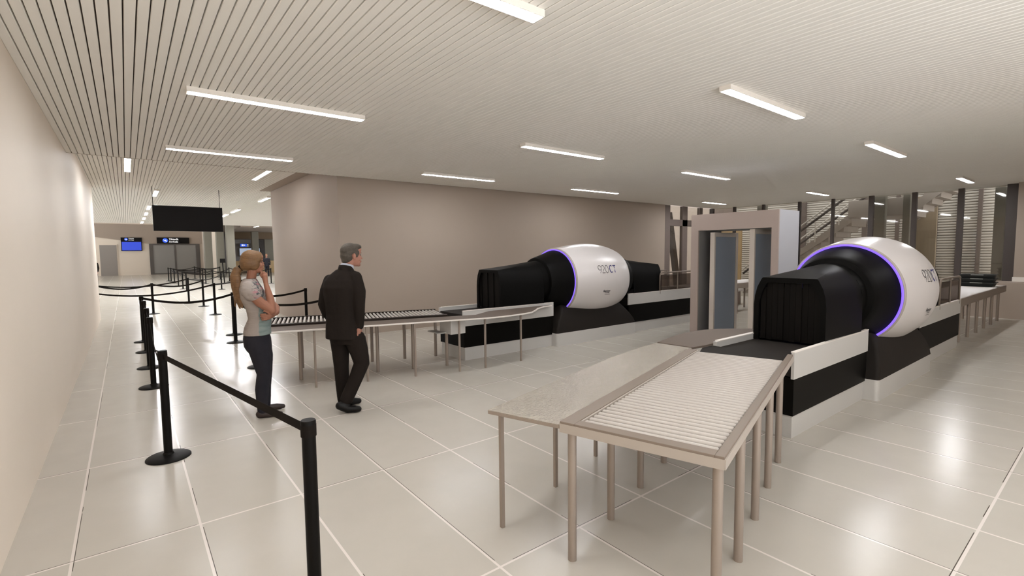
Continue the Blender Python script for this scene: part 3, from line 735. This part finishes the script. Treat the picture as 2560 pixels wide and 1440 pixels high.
tag(MB().box(22.5, 22.62, 4.43, 5.03, 0, 3.62).build('wood_panel', 'woodl'), 'tall pale wood panel standing between stair and louvres', 'panel', 'wood panels')
tag(MB().box(21.5, 21.6, 10.9, 13.2, 0, 3.3).build('wood_panel', 'wood'), 'warm wood panel seen beside the gate', 'panel', 'wood panels')
st_ = thing('staircase', 'pale staircase of two flights and a landing behind the glazing', 'staircase', (20.4, 10.2, 0))
ST = Vector((20.4, 10.2, 0))
def flight(nm, x0, x1, ya, za, yb, zb, n, rail):
    L, Hh = yb - ya, zb - za; D = Vector((x0, ya, za)) - ST
    T = lambda x, y, z: (x + D.x, y + D.y, z + D.z)
    st = MB()
    for i in range(n):
        a, b = sorted((L * i / n, L * (i + 1) / n))
        st.box(D.x, D.x + x1 - x0, D.y + a, D.y + b, D.z + Hh * i / n - .16, D.z + Hh * (i + 1) / n)
    st.build(nm + '_steps', 'stair', st_)
    for x in (-.05, x1 - x0):
        vs = []
        for dx in (0, .05): vs += [T(x + dx, 0, -.22 if za else 0), T(x + dx, L, Hh - .22), T(x + dx, L, Hh + .12), T(x + dx, 0, .12)]
        MB().add(vs, [(0, 1, 2, 3), (4, 7, 6, 5), (0, 4, 5, 1), (1, 5, 6, 2), (2, 6, 7, 3), (3, 7, 4, 0)]).build('stringer', 'stair', st_)
        if rail:
            MB().tube([T(x, 0, 1.0), T(x, L, Hh + 1.0)], .03, 8).build('handrail', 'slatw', st_)
            MB().tube([T(x, 0, .82), T(x, L, Hh + .82)], .045, 8).build('lower_rail', 'mull_d', st_)
            for k in range(5):
                f = (k + .5) / 5; MB().tube([T(x, L * f, Hh * f), T(x, L * f, Hh * f + 1.0)], .022, 8).build('baluster', 'slatw', st_)
flight('lower', 20.4, 21.9, 10.2, 0, 6.35, 2.95, 16, True)
MB().box(-.4, 2.0, 4.75 - 10.2, 6.35 - 10.2, 2.88, 3.46).build('landing', 'stair', st_, bevel=.01)
flight('upper', 20.2, 21.6, 4.75, 3.0, 2.4, 5.0, 11, False)
struct(MB().box(24.5, 24.7, 14, 26, 0, 6).build('wall_exterior', 'sky'))
struct(MB().box(24.5, 24.7, -4, 14, 0, 6).build('wall_stairhall', mat('taupe_outer_wall', '#988A82', rough=.8)))
# beyond the narrow end window: sloping strut, railing, bench
t = thing('sloping_strut', 'dark sloping strut behind the end window', 'strut', (20.0, 13.6, 0))
MB().add([(0, 0, 3.6), (.28, 0, 3.6), (1.1, 0, 0), (.82, 0, 0), (0, .2, 3.6), (.28, .2, 3.6), (1.1, .2, 0), (.82, .2, 0)],
         [(0, 1, 2, 3), (4, 7, 6, 5), (0, 4, 5, 1), (1, 5, 6, 2), (2, 6, 7, 3), (3, 7, 4, 0)]).build('strut_body', 'mull_d', t)
t = thing('waiting_bench', 'pale bench seen through the gate opening', 'bench', (15.4, 8.35, 0))
MB().box(-.9, .9, -.22, .22, .42, .50).build('seat', 'roller', t, bevel=.01)
for x in (-.75, .75): MB().box(x - .04, x + .04, -.18, .18, 0, .42).build('leg', 'steel', t)

# ------------------------------------------------------------------ people
def ico(c, r, rot=None, n=14, m=10):
    """ellipsoid as (verts, faces)"""
    if not hasattr(r, '__len__'): r = (r, r, r)
    vs, fs = [], []
    for i in range(m + 1):
        th = pi * i / m
        for j in range(n):
            p = Vector((r[0] * sin(th) * cos(2 * pi * j / n), r[1] * sin(th) * sin(2 * pi * j / n), r[2] * cos(th)))
            if rot: p = rot @ p
            vs.append(Vector(c) + p)
    for i in range(m):
        for j in range(n):
            fs.append((i * n + j, i * n + (j + 1) % n, (i + 1) * n + (j + 1) % n, (i + 1) * n + j))
    return vs, fs
class Blob:
    """overlapping closed shapes fused to one skin by a voxel remesh"""
    def __init__(s): s.mb = MB()
    def ball(s, c, r, rot=None): s.mb.add(*ico(c, r, rot)); return s
    def limb(s, pts, rad):
        pts = [Vector(p) for p in pts]; P, Q = [], []
        for i in range(len(pts) - 1):
            for k in range(6):
                f = k / 6; P.append(pts[i].lerp(pts[i + 1], f)); Q.append(rad[i] + (rad[i + 1] - rad[i]) * f)
        P.append(pts[-1]); Q.append(rad[-1])
        s.mb.tube(P, Q, 14)
        for p, r in zip(pts, rad): s.ball(p, r * .995)
        return s
    def loft(s, rows, yaw=0, n=28):
        """rows: (a, d, z, half extent forward, half extent sideways[, power]); yaw turns forward from +x"""
        rings = []
        for a, d, z, hf, hs in rows:
            ring = []
            for k in range(n):
                th = 2 * pi * k / n; cx, cy = cos(th), sin(th)
                e = .85
                u = math.copysign(abs(cx) ** e, cx) * hf; v = math.copysign(abs(cy) ** e, cy) * hs
                ring.append((a + u * cos(yaw) - v * sin(yaw), d + u * sin(yaw) + v * cos(yaw), z))
            rings.append(ring)
        s.mb.rings(rings); return s
    def build(s, name, m, parent, voxel=.009, smooth=4, fac=.5):
        ob = s.mb.build('tmp', None)
        md = ob.modifiers.new('r', 'REMESH'); md.mode = 'VOXEL'; md.voxel_size = voxel; md.use_smooth_shade = True
        if smooth:
            sm = ob.modifiers.new('s', 'SMOOTH'); sm.factor = fac; sm.iterations = smooth
        dg = bpy.context.evaluated_depsgraph_get(); dg.update()
        me = bpy.data.meshes.new_from_object(ob.evaluated_get(dg))
        me.name = name
        old = ob.data; bpy.data.objects.remove(ob); bpy.data.meshes.remove(old)
        for p in me.polygons: p.use_smooth = True
        me.materials.clear(); me.materials.append(M[m] if isinstance(m, str) else m)
        o = bpy.data.objects.new(name, me); COL.objects.link(o)
        if parent is not None: o.parent = parent
        return o
def finger(b, base, dirs, lens, r):
    p = Vector(base); pts = [p.copy()]; rad = [r]
    for i, (d, l) in enumerate(zip(dirs, lens)):
        p = p + Vector(d).normalized() * l; pts.append(p.copy()); rad.append(r * (1 - .1 * (i + 1)))
    b.limb(pts, rad)
def face_to(hd):                           # head frame: f forward, s to the person's own right
    f = Vector((cos(hd), sin(hd), 0)); return f, Vector((sin(hd), -cos(hd), 0)), Vector((0, 0, 1))
def head(b, c, hd, sc_=1.0, female=False):
    """skull, jaw, nose, brow, lips, chin, ears about the centre c"""
    f, s, u = face_to(hd); c = Vector(c)
    rot = Matrix((f, s, u)).transposed()
    P = lambda a, q, z: c + (f * a + s * q + u * z) * sc_
    E = lambda a, q, z, ra, rq, rz: b.ball(P(a, q, z), (ra * sc_, rq * sc_, rz * sc_), rot)
    E(-.012, 0, .035, .098, .077, .088)            # cranium
    E(.028, 0, -.02, .062, .060, .085)             # face
    E(.040, 0, -.068, .046, .047, .046)            # jaw
    E(.066, 0, -.098, .022, .022, .018)            # chin
    E(.076, 0, .030, .018, .046, .012)             # brow
    E(.090, 0, -.010, .010, .010, .022)            # nose bridge
    g = .004 if female else .0
    E(.101 - g, 0, -.030, .012 - g * .5, .013 - g * .5, .010)   # nose tip
    E(.070, 0, .060, .026, .050, .034)             # forehead
    for q in (-1, 1):
        E(.092, q * .012, -.033, .010, .007, .007) # nostrils
        E(.058, q * .040, -.03, .022, .018, .024)  # cheek
        if female: continue
        E(-.004, q * .078, -.008, .018, .007, .032) # ear
        E(-.010, q * .084, .002, .012, .005, .020)
    E(.088, 0, -.058, .010, .022, .006)            # upper lip
    E(.085, 0, -.070, .010, .020, .007)            # lower lip
    return P, rot

# ---- woman: local x = picture right, y = away from the camera, origin between her feet
def woman():
    wx, wy = 1.150, 6.00
    t = thing('person', 'woman with a blond ponytail, white printed tee and dark jeans, finger on her chin', 'person', (wx, wy, 0), -math.atan2(wx, wy), 'people')
    hd = R(8)
    # ---- body: one continuous skin
    b = Blob()
    hc = (-.048, -.01, 1.718)
    P, rot = head(b, hc, hd, 1.02, True)
    b.limb([(-.085, 0, 1.43), (-.078, 0, 1.55), (-.062, -.005, 1.655)], [.062, .049, .050])
    b.loft([(-.075, 0, .90, .10, .15), (-.03, 0, 1.10, .09, .12), (-.05, 0, 1.30, .105, .13), (-.085, 0, 1.43, .09, .15), (-.09, 0, 1.51, .05, .10)])
    # right arm: upper arm forward and down, forearm up to the chin
    sh, elb, wr = (-.118, -.165, 1.43), (.108, -.205, 1.195), (.064, -.095, 1.478)
    b.limb([sh, (.0, -.195, 1.29), elb], [.054, .052, .042])
    b.limb([elb, (.098, -.16, 1.32), wr], [.043, .040, .026])
    b.ball((.056, -.074, 1.545), (.029, .021, .044)); b.limb([wr, (.055, -.070, 1.565)], [.024, .028])
    k = [(.026, -.050, 1.590), (.044, -.058, 1.598), (.061, -.064, 1.596), (.076, -.070, 1.586)]
    finger(b, k[0], [(-.30, .25, 1), (-.42, .25, .9), (-.42, .2, .8)], [.034, .026, .018], .0095)     # index to the chin
    for i, q in enumerate(k[1:]):
        finger(b, q, [(-.15, .62, .35), (-.55, .45, -.75), (.25, -.15, -1)], [.032, .026, .018], .0098 - .0005 * i)
    finger(b, (.038, -.056, 1.545), [(-.6, .2, .75), (-.45, .2, .9)], [.028, .024], .0108)           # thumb
    # left arm: upper arm hidden, forearm crosses under the right elbow
    sh2, el2, wr2 = (-.06, .165, 1.43), (.150, .055, 1.205), (.100, -.175, 1.140)
    b.limb([sh2, (.06, .13, 1.29), el2], [.055, .050, .042])
    b.limb([el2, (.145, -.05, 1.165), wr2], [.043, .042, .028])
    b.ball((.066, -.212, 1.135), (.036, .018, .036)); b.limb([wr2, (.075, -.205, 1.137)], [.027, .028])
    for i in range(4):
        z = 1.165 - .0205 * i
        finger(b, (.042 + .003 * i, -.224, z), [(-1, -.05, .04), (-.80, .50, -.08), (-.1, 1, -.1)], [.030 - .003 * abs(i - 1), .022, .016], .0092)
    finger(b, (.082, -.222, 1.160), [(-.55, -.25, .75), (-.85, .05, .45), (-1, .1, .1)], [.030, .026, .016], .0100)
    # legs
    b.limb([(-.045, -.075, .90), (-.015, -.085, .50), (-.03, -.095, .09)], [.085, .058, .040])
    b.limb([(-.035, .085, .90), (.005, .10, .50), (.005, .135, .09)], [.085, .058, .040])
    b.build('body', 'skin_w', t, .0046, 2)
    # ---- tee shirt
    c = Blob()
    c.loft([(-.046, 0, .925, .142, .178), (-.040, 0, 1.0, .135, .168), (-.012, 0, 1.10, .118, .145), (-.024, 0, 1.20, .122, .152), (-.066, 0, 1.33, .135, .165),
            (-.086, 0, 1.43, .122, .178), (-.098, 0, 1.505, .090, .152), (-.092, 0, 1.545, .064, .098)])
    c.ball((-.01, -.06, 1.30), (.075, .07, .07)); c.ball((-.01, .06, 1.30), (.075, .07, .07))
    c.ball((-.122, -.166, 1.42), (.068, .070, .072)); c.ball((-.085, -.165, 1.36), (.068, .066, .05))
    c.limb([(-.112, -.15, 1.452), (-.052, -.188, 1.368)], [.070, .066]); c.limb([(-.07, .15, 1.452), (-.01, .165, 1.375)], [.070, .064])
    c.build('tee_shirt', 'tee', t, .009, 4)
    # ---- jeans
    j = Blob()
    j.loft([(-.055, 0, .965, .120, .150), (-.050, 0, .88, .140, .172), (-.045, 0, .80, .140, .178), (-.03, 0, .74, .125, .165)])
    j.limb([(-.040, -.080, .80), (-.018, -.088, .66), (.0, -.090, .49), (-.025, -.095, .32), (-.030, -.10, .085)], [.112, .098, .072, .072, .052])
    j.limb([(-.02, .085, .80), (.010, .095, .66), (.022, .105, .49), (.004, .125, .32), (.008, .14, .085)], [.110, .095, .070, .068, .050])
    j.build('jeans', 'jeans', t, .009, 4)
    # ---- shoes
    for d, a, ang in ((-.105, -.035, -.12), (.145, .0, .06)):
        s_ = Blob(); f = Vector((cos(ang), sin(ang), 0))
        base = Vector((a, d, 0))
        s_.ball(base + Vector((-.01, 0, .048)), (.055, .040, .046)); s_.limb([base + Vector((-.025, 0, .037)), base + f * .12 + Vector((0, 0, .034)), base + f * .185 + Vector((0, 0, .027))], [.036, .037, .026])
        s_.build('shoe', 'shoe_w', t, .007, 3)
    # ---- hair: swept-back cap and a long ponytail
    h = Blob(); f, s, u = face_to(hd); C = Vector(hc)
    def E(a, q, z, r): h.ball(C + f * a + s * q + u * z, r, rot)
    E(-.026, 0, .048, (.104, .090, .094)); E(-.052, 0, .000, (.090, .088, .088)); E(.020, 0, .072, (.076, .072, .060))
    for q in (-1, 1):
        E(-.006, q * .048, -.012, (.062, .040, .072)); E(.030, q * .050, .040, (.046, .030, .046)); E(.052, q * .040, .058, (.030, .030, .032)); E(.022, q * .058, -.020, (.026, .020, .050))
    E(-.098, 0, -.040, (.042, .048, .042))
    h.build('hair', 'hair_w', t, .008, 4)
    h = Blob()
    h.limb([(-.172, .0, 1.668), (-.212, -.01, 1.635), (-.236, -.015, 1.56), (-.232, -.015, 1.45), (-.218, -.02, 1.34), (-.200, -.02, 1.225)], [.030, .044, .050, .042, .034, .010])
    h.limb([(-.215, -.03, 1.56), (-.208, -.042, 1.40), (-.178, -.05, 1.235)], [.040, .034, .012]); h.limb([(-.232, .02, 1.54), (-.238, .02, 1.38), (-.246, .015, 1.245)], [.036, .024, .008])
    h.limb([(-.20, -.045, 1.50), (-.19, -.055, 1.36), (-.16, -.055, 1.27)], [.024, .020, .008])
    h.build('ponytail', 'hair_w', t, .007, 2)
    MB().tube([(-.152, -.01, 1.682), (-.180, -.01, 1.658)], .034, 14).build('hair_tie', 'post', t, smooth=True)
    for q in (-1, 1):
        MB().add(*ico(P(.068, q * .032, .006), (.010, .013, .006), rot)).build('eye', 'eye', t, smooth=True)
        MB().add(*ico(P(.083, q * .031, .028), (.005, .018, .0035), rot)).build('eyebrow', 'hair_w', t, smooth=True)
    MB().add(*ico(P(.086, 0, -.064), (.009, .019, .009), rot)).build('lips', 'lips', t, smooth=True)
    return t

# ---- man
def man():
    mx_, my_ = 1.955, 5.60
    t = thing('person', 'grey haired man in a dark suit, seen from behind with a hand in his pocket', 'person', (mx_, my_, 0), -math.atan2(mx_, my_), 'people')
    yaw = R(52); F = Vector((cos(yaw), sin(yaw), 0)); S = Vector((sin(yaw), -cos(yaw), 0))      # S: his right
    hd = R(20); hc = (.092, .0, 1.783)
    b = Blob(); P, rot = head(b, hc, hd, 1.10)
    b.limb([(-.02, .0, 1.50), (.018, .0, 1.62), (.066, .0, 1.72)], [.075, .062, .060])
    b.loft([(-.03, 0, .85, .10, .16), (-.03, 0, 1.1, .09, .15), (-.03, 0, 1.35, .11, .18), (-.03, 0, 1.50, .08, .14)], yaw)
    rs = (.125, -.115, 1.475); re = (.150, -.165, 1.215); rw = (.145, -.105, .985)
    ls = (-.185, .115, 1.475); le = (-.240, .150, 1.225); lw = (-.155, .27, 1.01)
    b.limb([rs, re, rw], [.05, .042, .030]); b.limb([ls, le, lw], [.05, .042, .030])
    # right hand slipping into the pocket
    b.ball((.133, -.115, .935), (.030, .046, .052)); b.limb([rw, (.135, -.112, .95)], [.030, .034])
    for i in range(4): finger(b, (.122 - .004 * i, -.150 + .022 * i, .905), [(-.1, .05, -1), (-.05, .15, -1), (0, .2, -1)], [.038, .026, .018], .0105)
    finger(b, (.155, -.085, .945), [(.25, .25, -1), (.1, .2, -1)], [.036, .028], .012)
    b.ball((-.145, .285, .965), (.028, .042, .05)); b.limb([lw, (-.147, .28, .97)], [.030, .032])
    for i in range(4): finger(b, (-.150 + .004 * i, .262 + .020 * i, .925), [(.1, .0, -1), (.3, .1, -1), (.5, .1, -.8)], [.036, .026, .018], .0105)
    finger(b, (-.125, .26, .955), [(.5, -.1, -.9), (.2, 0, -1)], [.034, .026], .012)
    b.limb([(-.08, .05, .88), (-.065, .08, .48), (-.05, .13, .10)], [.085, .06, .045]); b.limb([(.06, -.04, .88), (.155, -.07, .53), (-.035, -.11, .13)], [.085, .06, .045])
    b.build('body', 'skin_m', t, .0050, 2)
    # ---- jacket
    c = Blob()
    c.loft([(-.028, -.005, .835, .155, .212), (-.030, 0, .95, .150, .205), (-.034, 0, 1.12, .137, .190), (-.034, 0, 1.28, .148, .205), (-.034, 0, 1.42, .150, .222),
            (-.032, 0, 1.50, .125, .212), (-.018, 0, 1.565, .098, .155), (.006, 0, 1.628, .072, .092)], yaw)
    c.limb([Vector((-.02, 0, 1.538)) + S * .180, (.155, -.150, 1.38), re, (.150, -.145, 1.09), (.145, -.115, .985)], [.070, .072, .062, .056, .050])
    c.limb([Vector((-.03, 0, 1.500)) - S * .165, (-.205, .125, 1.38), le, (-.21, .20, 1.11), lw], [.070, .070, .062, .056, .050])
    c.limb([Vector((-.025, 0, 1.545)) - S * .06, Vector((-.02, 0, 1.565)) + S * .15], [.055, .052])
    c.build('jacket', 'suit', t, .010, 3)
    # back vent, a standing fold beside the sleeve
    MB().add([(.035, -.165, 1.06), (.052, -.168, 1.06), (.060, -.176, .845), (.034, -.172, .845), (.035, -.145, 1.06), (.052, -.148, 1.06), (.060, -.150, .845), (.034, -.150, .845)],
             [(0, 1, 2, 3), (4, 7, 6, 5), (0, 4, 5, 1), (1, 5, 6, 2), (2, 6, 7, 3), (3, 7, 4, 0)]).build('jacket_vent', 'suit', t)
    # collars
    ring = []
    for z, hf, hs in ((1.600, .090, .100), (1.632, .082, .088), (1.660, .075, .080), (1.656, .067, .072), (1.625, .071, .076)):
        ring.append([((.022 + hf * cos(2 * pi * k / 28) * cos(yaw) - hs * sin(2 * pi * k / 28) * sin(yaw)), hf * cos(2 * pi * k / 28) * sin(yaw) + hs * sin(2 * pi * k / 28) * cos(yaw), z + .02 * -cos(2 * pi * k / 28)) for k in range(28)])
    MB().rings(ring, cap=False).build('jacket_collar', 'suit', t, smooth=True)
    ring = []
    for z, r in ((1.63, .072), (1.677, .071), (1.679, .066), (1.63, .066)):
        ring.append([(.036 + r * cos(2 * pi * k / 28), r * sin(2 * pi * k / 28), z + .02 * -cos(2 * pi * k / 28 - yaw)) for k in range(28)])
    MB().rings(ring, cap=False).build('shirt_collar', 'shirt', t, smooth=True)
    # ---- trousers
    j = Blob()
    j.loft([(-.005, 0, .95, .125, .175), (.0, 0, .86, .140, .190), (.005, 0, .78, .135, .185)], yaw)
    j.limb([(-.075, .07, .82), (-.070, .085, .66), (-.068, .09, .48), (-.062, .12, .28), (-.052, .135, .085)], [.110, .098, .084, .080, .076])
    j.limb([(.095, -.06, .82), (.132, -.065, .68), (.158, -.075, .545), (.080, -.09, .36), (-.020, -.115, .150)], [.118, .105, .088, .078, .074])
    j.build('trousers', 'suit', t, .010, 3)
    # ---- shoes: the far foot flat, the near one with its heel lifted
    s_ = Blob(); s_.limb([(-.045, .135, .045), (.05, .15, .043), (.115, .16, .036)], [.043, .044, .034]); s_.ball((-.05, .135, .055), (.055, .045, .052)); s_.build('shoe', 'shoe_m', t, .008, 3)
    s_ = Blob(); s_.limb([(-.100, -.145, .090), (-.01, -.16, .046), (.060, -.165, .042), (.105, -.165, .036)], [.046, .046, .043, .034]); s_.ball((-.045, -.135, .10), (.06, .045, .05)); s_.build('shoe', 'shoe_m', t, .008, 3)
    # ---- short hair
    h = Blob(); f, s, u = face_to(hd); C = Vector(hc)
    def E(a, q, z, r): h.ball(C + f * a + s * q + u * z, r, rot)
    E(-.026, 0, .054, (.110, .092, .094)); E(-.062, 0, -.002, (.072, .084, .082)); E(.035, 0, .098, (.078, .070, .040)); E(.075, 0, .090, (.034, .056, .024))
    for q in (-1, 1): E(.018, q * .072, .030, (.045, .018, .040)); E(.030, q * .072, .004, (.014, .012, .03))
    E(-.085, 0, -.055, (.036, .062, .035))
    h.build('hair', 'hair_m', t, .0085, 3)
    for q in (-1, 1):
        MB().add(*ico(P(.073, q * .032, .006), (.010, .013, .007), rot)).build('eye', 'eye', t, smooth=True)
        MB().add(*ico(P(.082, q * .031, .028), (.006, .020, .004), rot)).build('eyebrow', 'hair_m', t, smooth=True)
    MB().add(*ico(P(.088, 0, -.064), (.008, .022, .005), rot)).build('lips', 'lips', t, smooth=True)
    return t
woman(); man()

# ---- two distant figures
def far_person(label, loc, rz, top, bottom, hairm, hgt_):
    t = thing('person', label, 'person', loc, rz, 'people')
    k = hgt_ / 1.8
    b = Blob(); b_c = (0, 0, 1.68)
    P, rot = head(b, b_c, pi / 2, 1.0)
    b.limb([(0, -.01, 1.44), (0, -.005, 1.60)], [.06, .05]); b.loft([(0, 0, .9, .10, .15), (0, 0, 1.15, .09, .13), (0, 0, 1.4, .10, .17), (0, 0, 1.48, .06, .1)], pi / 2)
    for s in (-1, 1):
        b.limb([(s * .19, 0, 1.42), (s * .23, -.01, 1.14), (s * .22, .06, .90)], [.048, .038, .028]); b.ball((s * .22, .075, .85), (.022, .035, .05))
        for i in range(4): finger(b, (s * .22, .055 + .016 * i, .81), [(0, .1, -1), (0, .25, -1)], [.036, .026], .009)
        finger(b, (s * .20, .095, .85), [(-s * .3, .6, -.7), (0, .3, -1)], [.03, .024], .010)
        b.limb([(s * .085, 0, .88), (s * .095, .01, .48), (s * .10, -.01, .08)], [.08, .055, .04])
    o1 = b.build('body', 'skin_m', t, .012, 2)
    c = Blob(); c.loft([(0, 0, .86, .125, .175), (0, 0, 1.12, .115, .155), (0, 0, 1.38, .125, .19), (0, 0, 1.49, .08, .13)], pi / 2)
    for s in (-1, 1): c.limb([(s * .175, 0, 1.42), (s * .23, -.01, 1.14), (s * .222, .05, .93)], [.064, .052, .042])
    o2 = c.build('jacket', top, t, .014, 2)
    j = Blob(); j.loft([(0, 0, .94, .12, .165), (0, 0, .82, .125, .17)], pi / 2)
    for s in (-1, 1): j.limb([(s * .085, 0, .84), (s * .095, .01, .48), (s * .10, -.01, .09)], [.10, .075, .062])
    o3 = j.build('trousers', bottom, t, .014, 2)
    o4s = []
    for s in (-1, 1):
        q = Blob(); q.limb([(s * .10, -.03, .045), (s * .105, .14, .038)], [.043, .034]); o4s.append(q.build('shoe', 'shoe_m', t, .012, 2))
    h = Blob(); h.ball((0, -.02, 1.735), (.088, .105, .095)); h.ball((0, -.055, 1.68), (.085, .07, .09)); o5 = h.build('hair', hairm, t, .012, 2)
    t.scale = (k, k, k)
    return t
far_person('distant blond person in dark grey beside the counter screen', (9.25, 45.0, 0), R(170), 'jeans', 'jeans', 'hair_w', 1.88)
far_person('distant person in a dark coat half hidden by the cream wall end', (-1.56, 39.5, 0), R(150), 'suit', 'suit', 'hair_m', 1.75)

# ------------------------------------------------------------------ light, camera
w = bpy.data.worlds.new('World'); sc.world = w; w.use_nodes = True
bg = w.node_tree.nodes['Background']; bg.inputs['Color'].default_value = (.965, .985, 1, 1); bg.inputs['Strength'].default_value = 1.0
# daylight from outside: an even overcast sky and a brighter lower half added to light the ceiling
nt = w.node_tree; tc = nt.nodes.new('ShaderNodeTexCoord'); sp = nt.nodes.new('ShaderNodeSeparateXYZ'); nt.links.new(tc.outputs['Generated'], sp.inputs[0])
up_ = nt.nodes.new('ShaderNodeMapRange'); nt.links.new(sp.outputs[2], up_.inputs[0])
for i, v in ((1, -.06), (2, .06), (3, 6.6), (4, 1.5)): up_.inputs[i].default_value = v
nt.links.new(up_.outputs[0], bg.inputs['Strength'])

f_, pitch, yaw, roll = 1226.1, .07244, .66532, -.010786
fw = Vector((sin(yaw), cos(yaw), 0)); rt = Vector((cos(yaw), -sin(yaw), 0)); up = Vector((0, 0, 1))
Fv = fw * cos(pitch) - up * sin(pitch); U = up * cos(pitch) + fw * sin(pitch)
r2 = rt * cos(roll) + U * sin(roll); u2 = U * cos(roll) - rt * sin(roll)
cam = bpy.data.cameras.new('Camera'); co = bpy.data.objects.new('Camera', cam); COL.objects.link(co)
mtx = Matrix((r2, u2, -Fv)).transposed().to_4x4(); mtx.translation = (0, 0, H)
co.matrix_world = mtx
cam.sensor_fit = 'HORIZONTAL'; cam.sensor_width = 36; cam.lens = f_ / 2560 * 36; cam.clip_end = 200
sc.camera = co
sc.view_settings.view_transform = 'Standard'; sc.view_settings.look = 'None'; sc.view_settings.gamma = 1
sc.view_settings.exposure = -0.09
sc.view_settings.use_curve_mapping = False
sc.cycles.max_bounces = 10; sc.cycles.diffuse_bounces = 6; sc.cycles.transparent_max_bounces = 12
sc.cycles.use_denoising = True
sc.cycles.caustics_reflective = False; sc.cycles.caustics_refractive = False; sc.cycles.sample_clamp_indirect = 5.0; sc.cycles.blur_glossy = 0.5
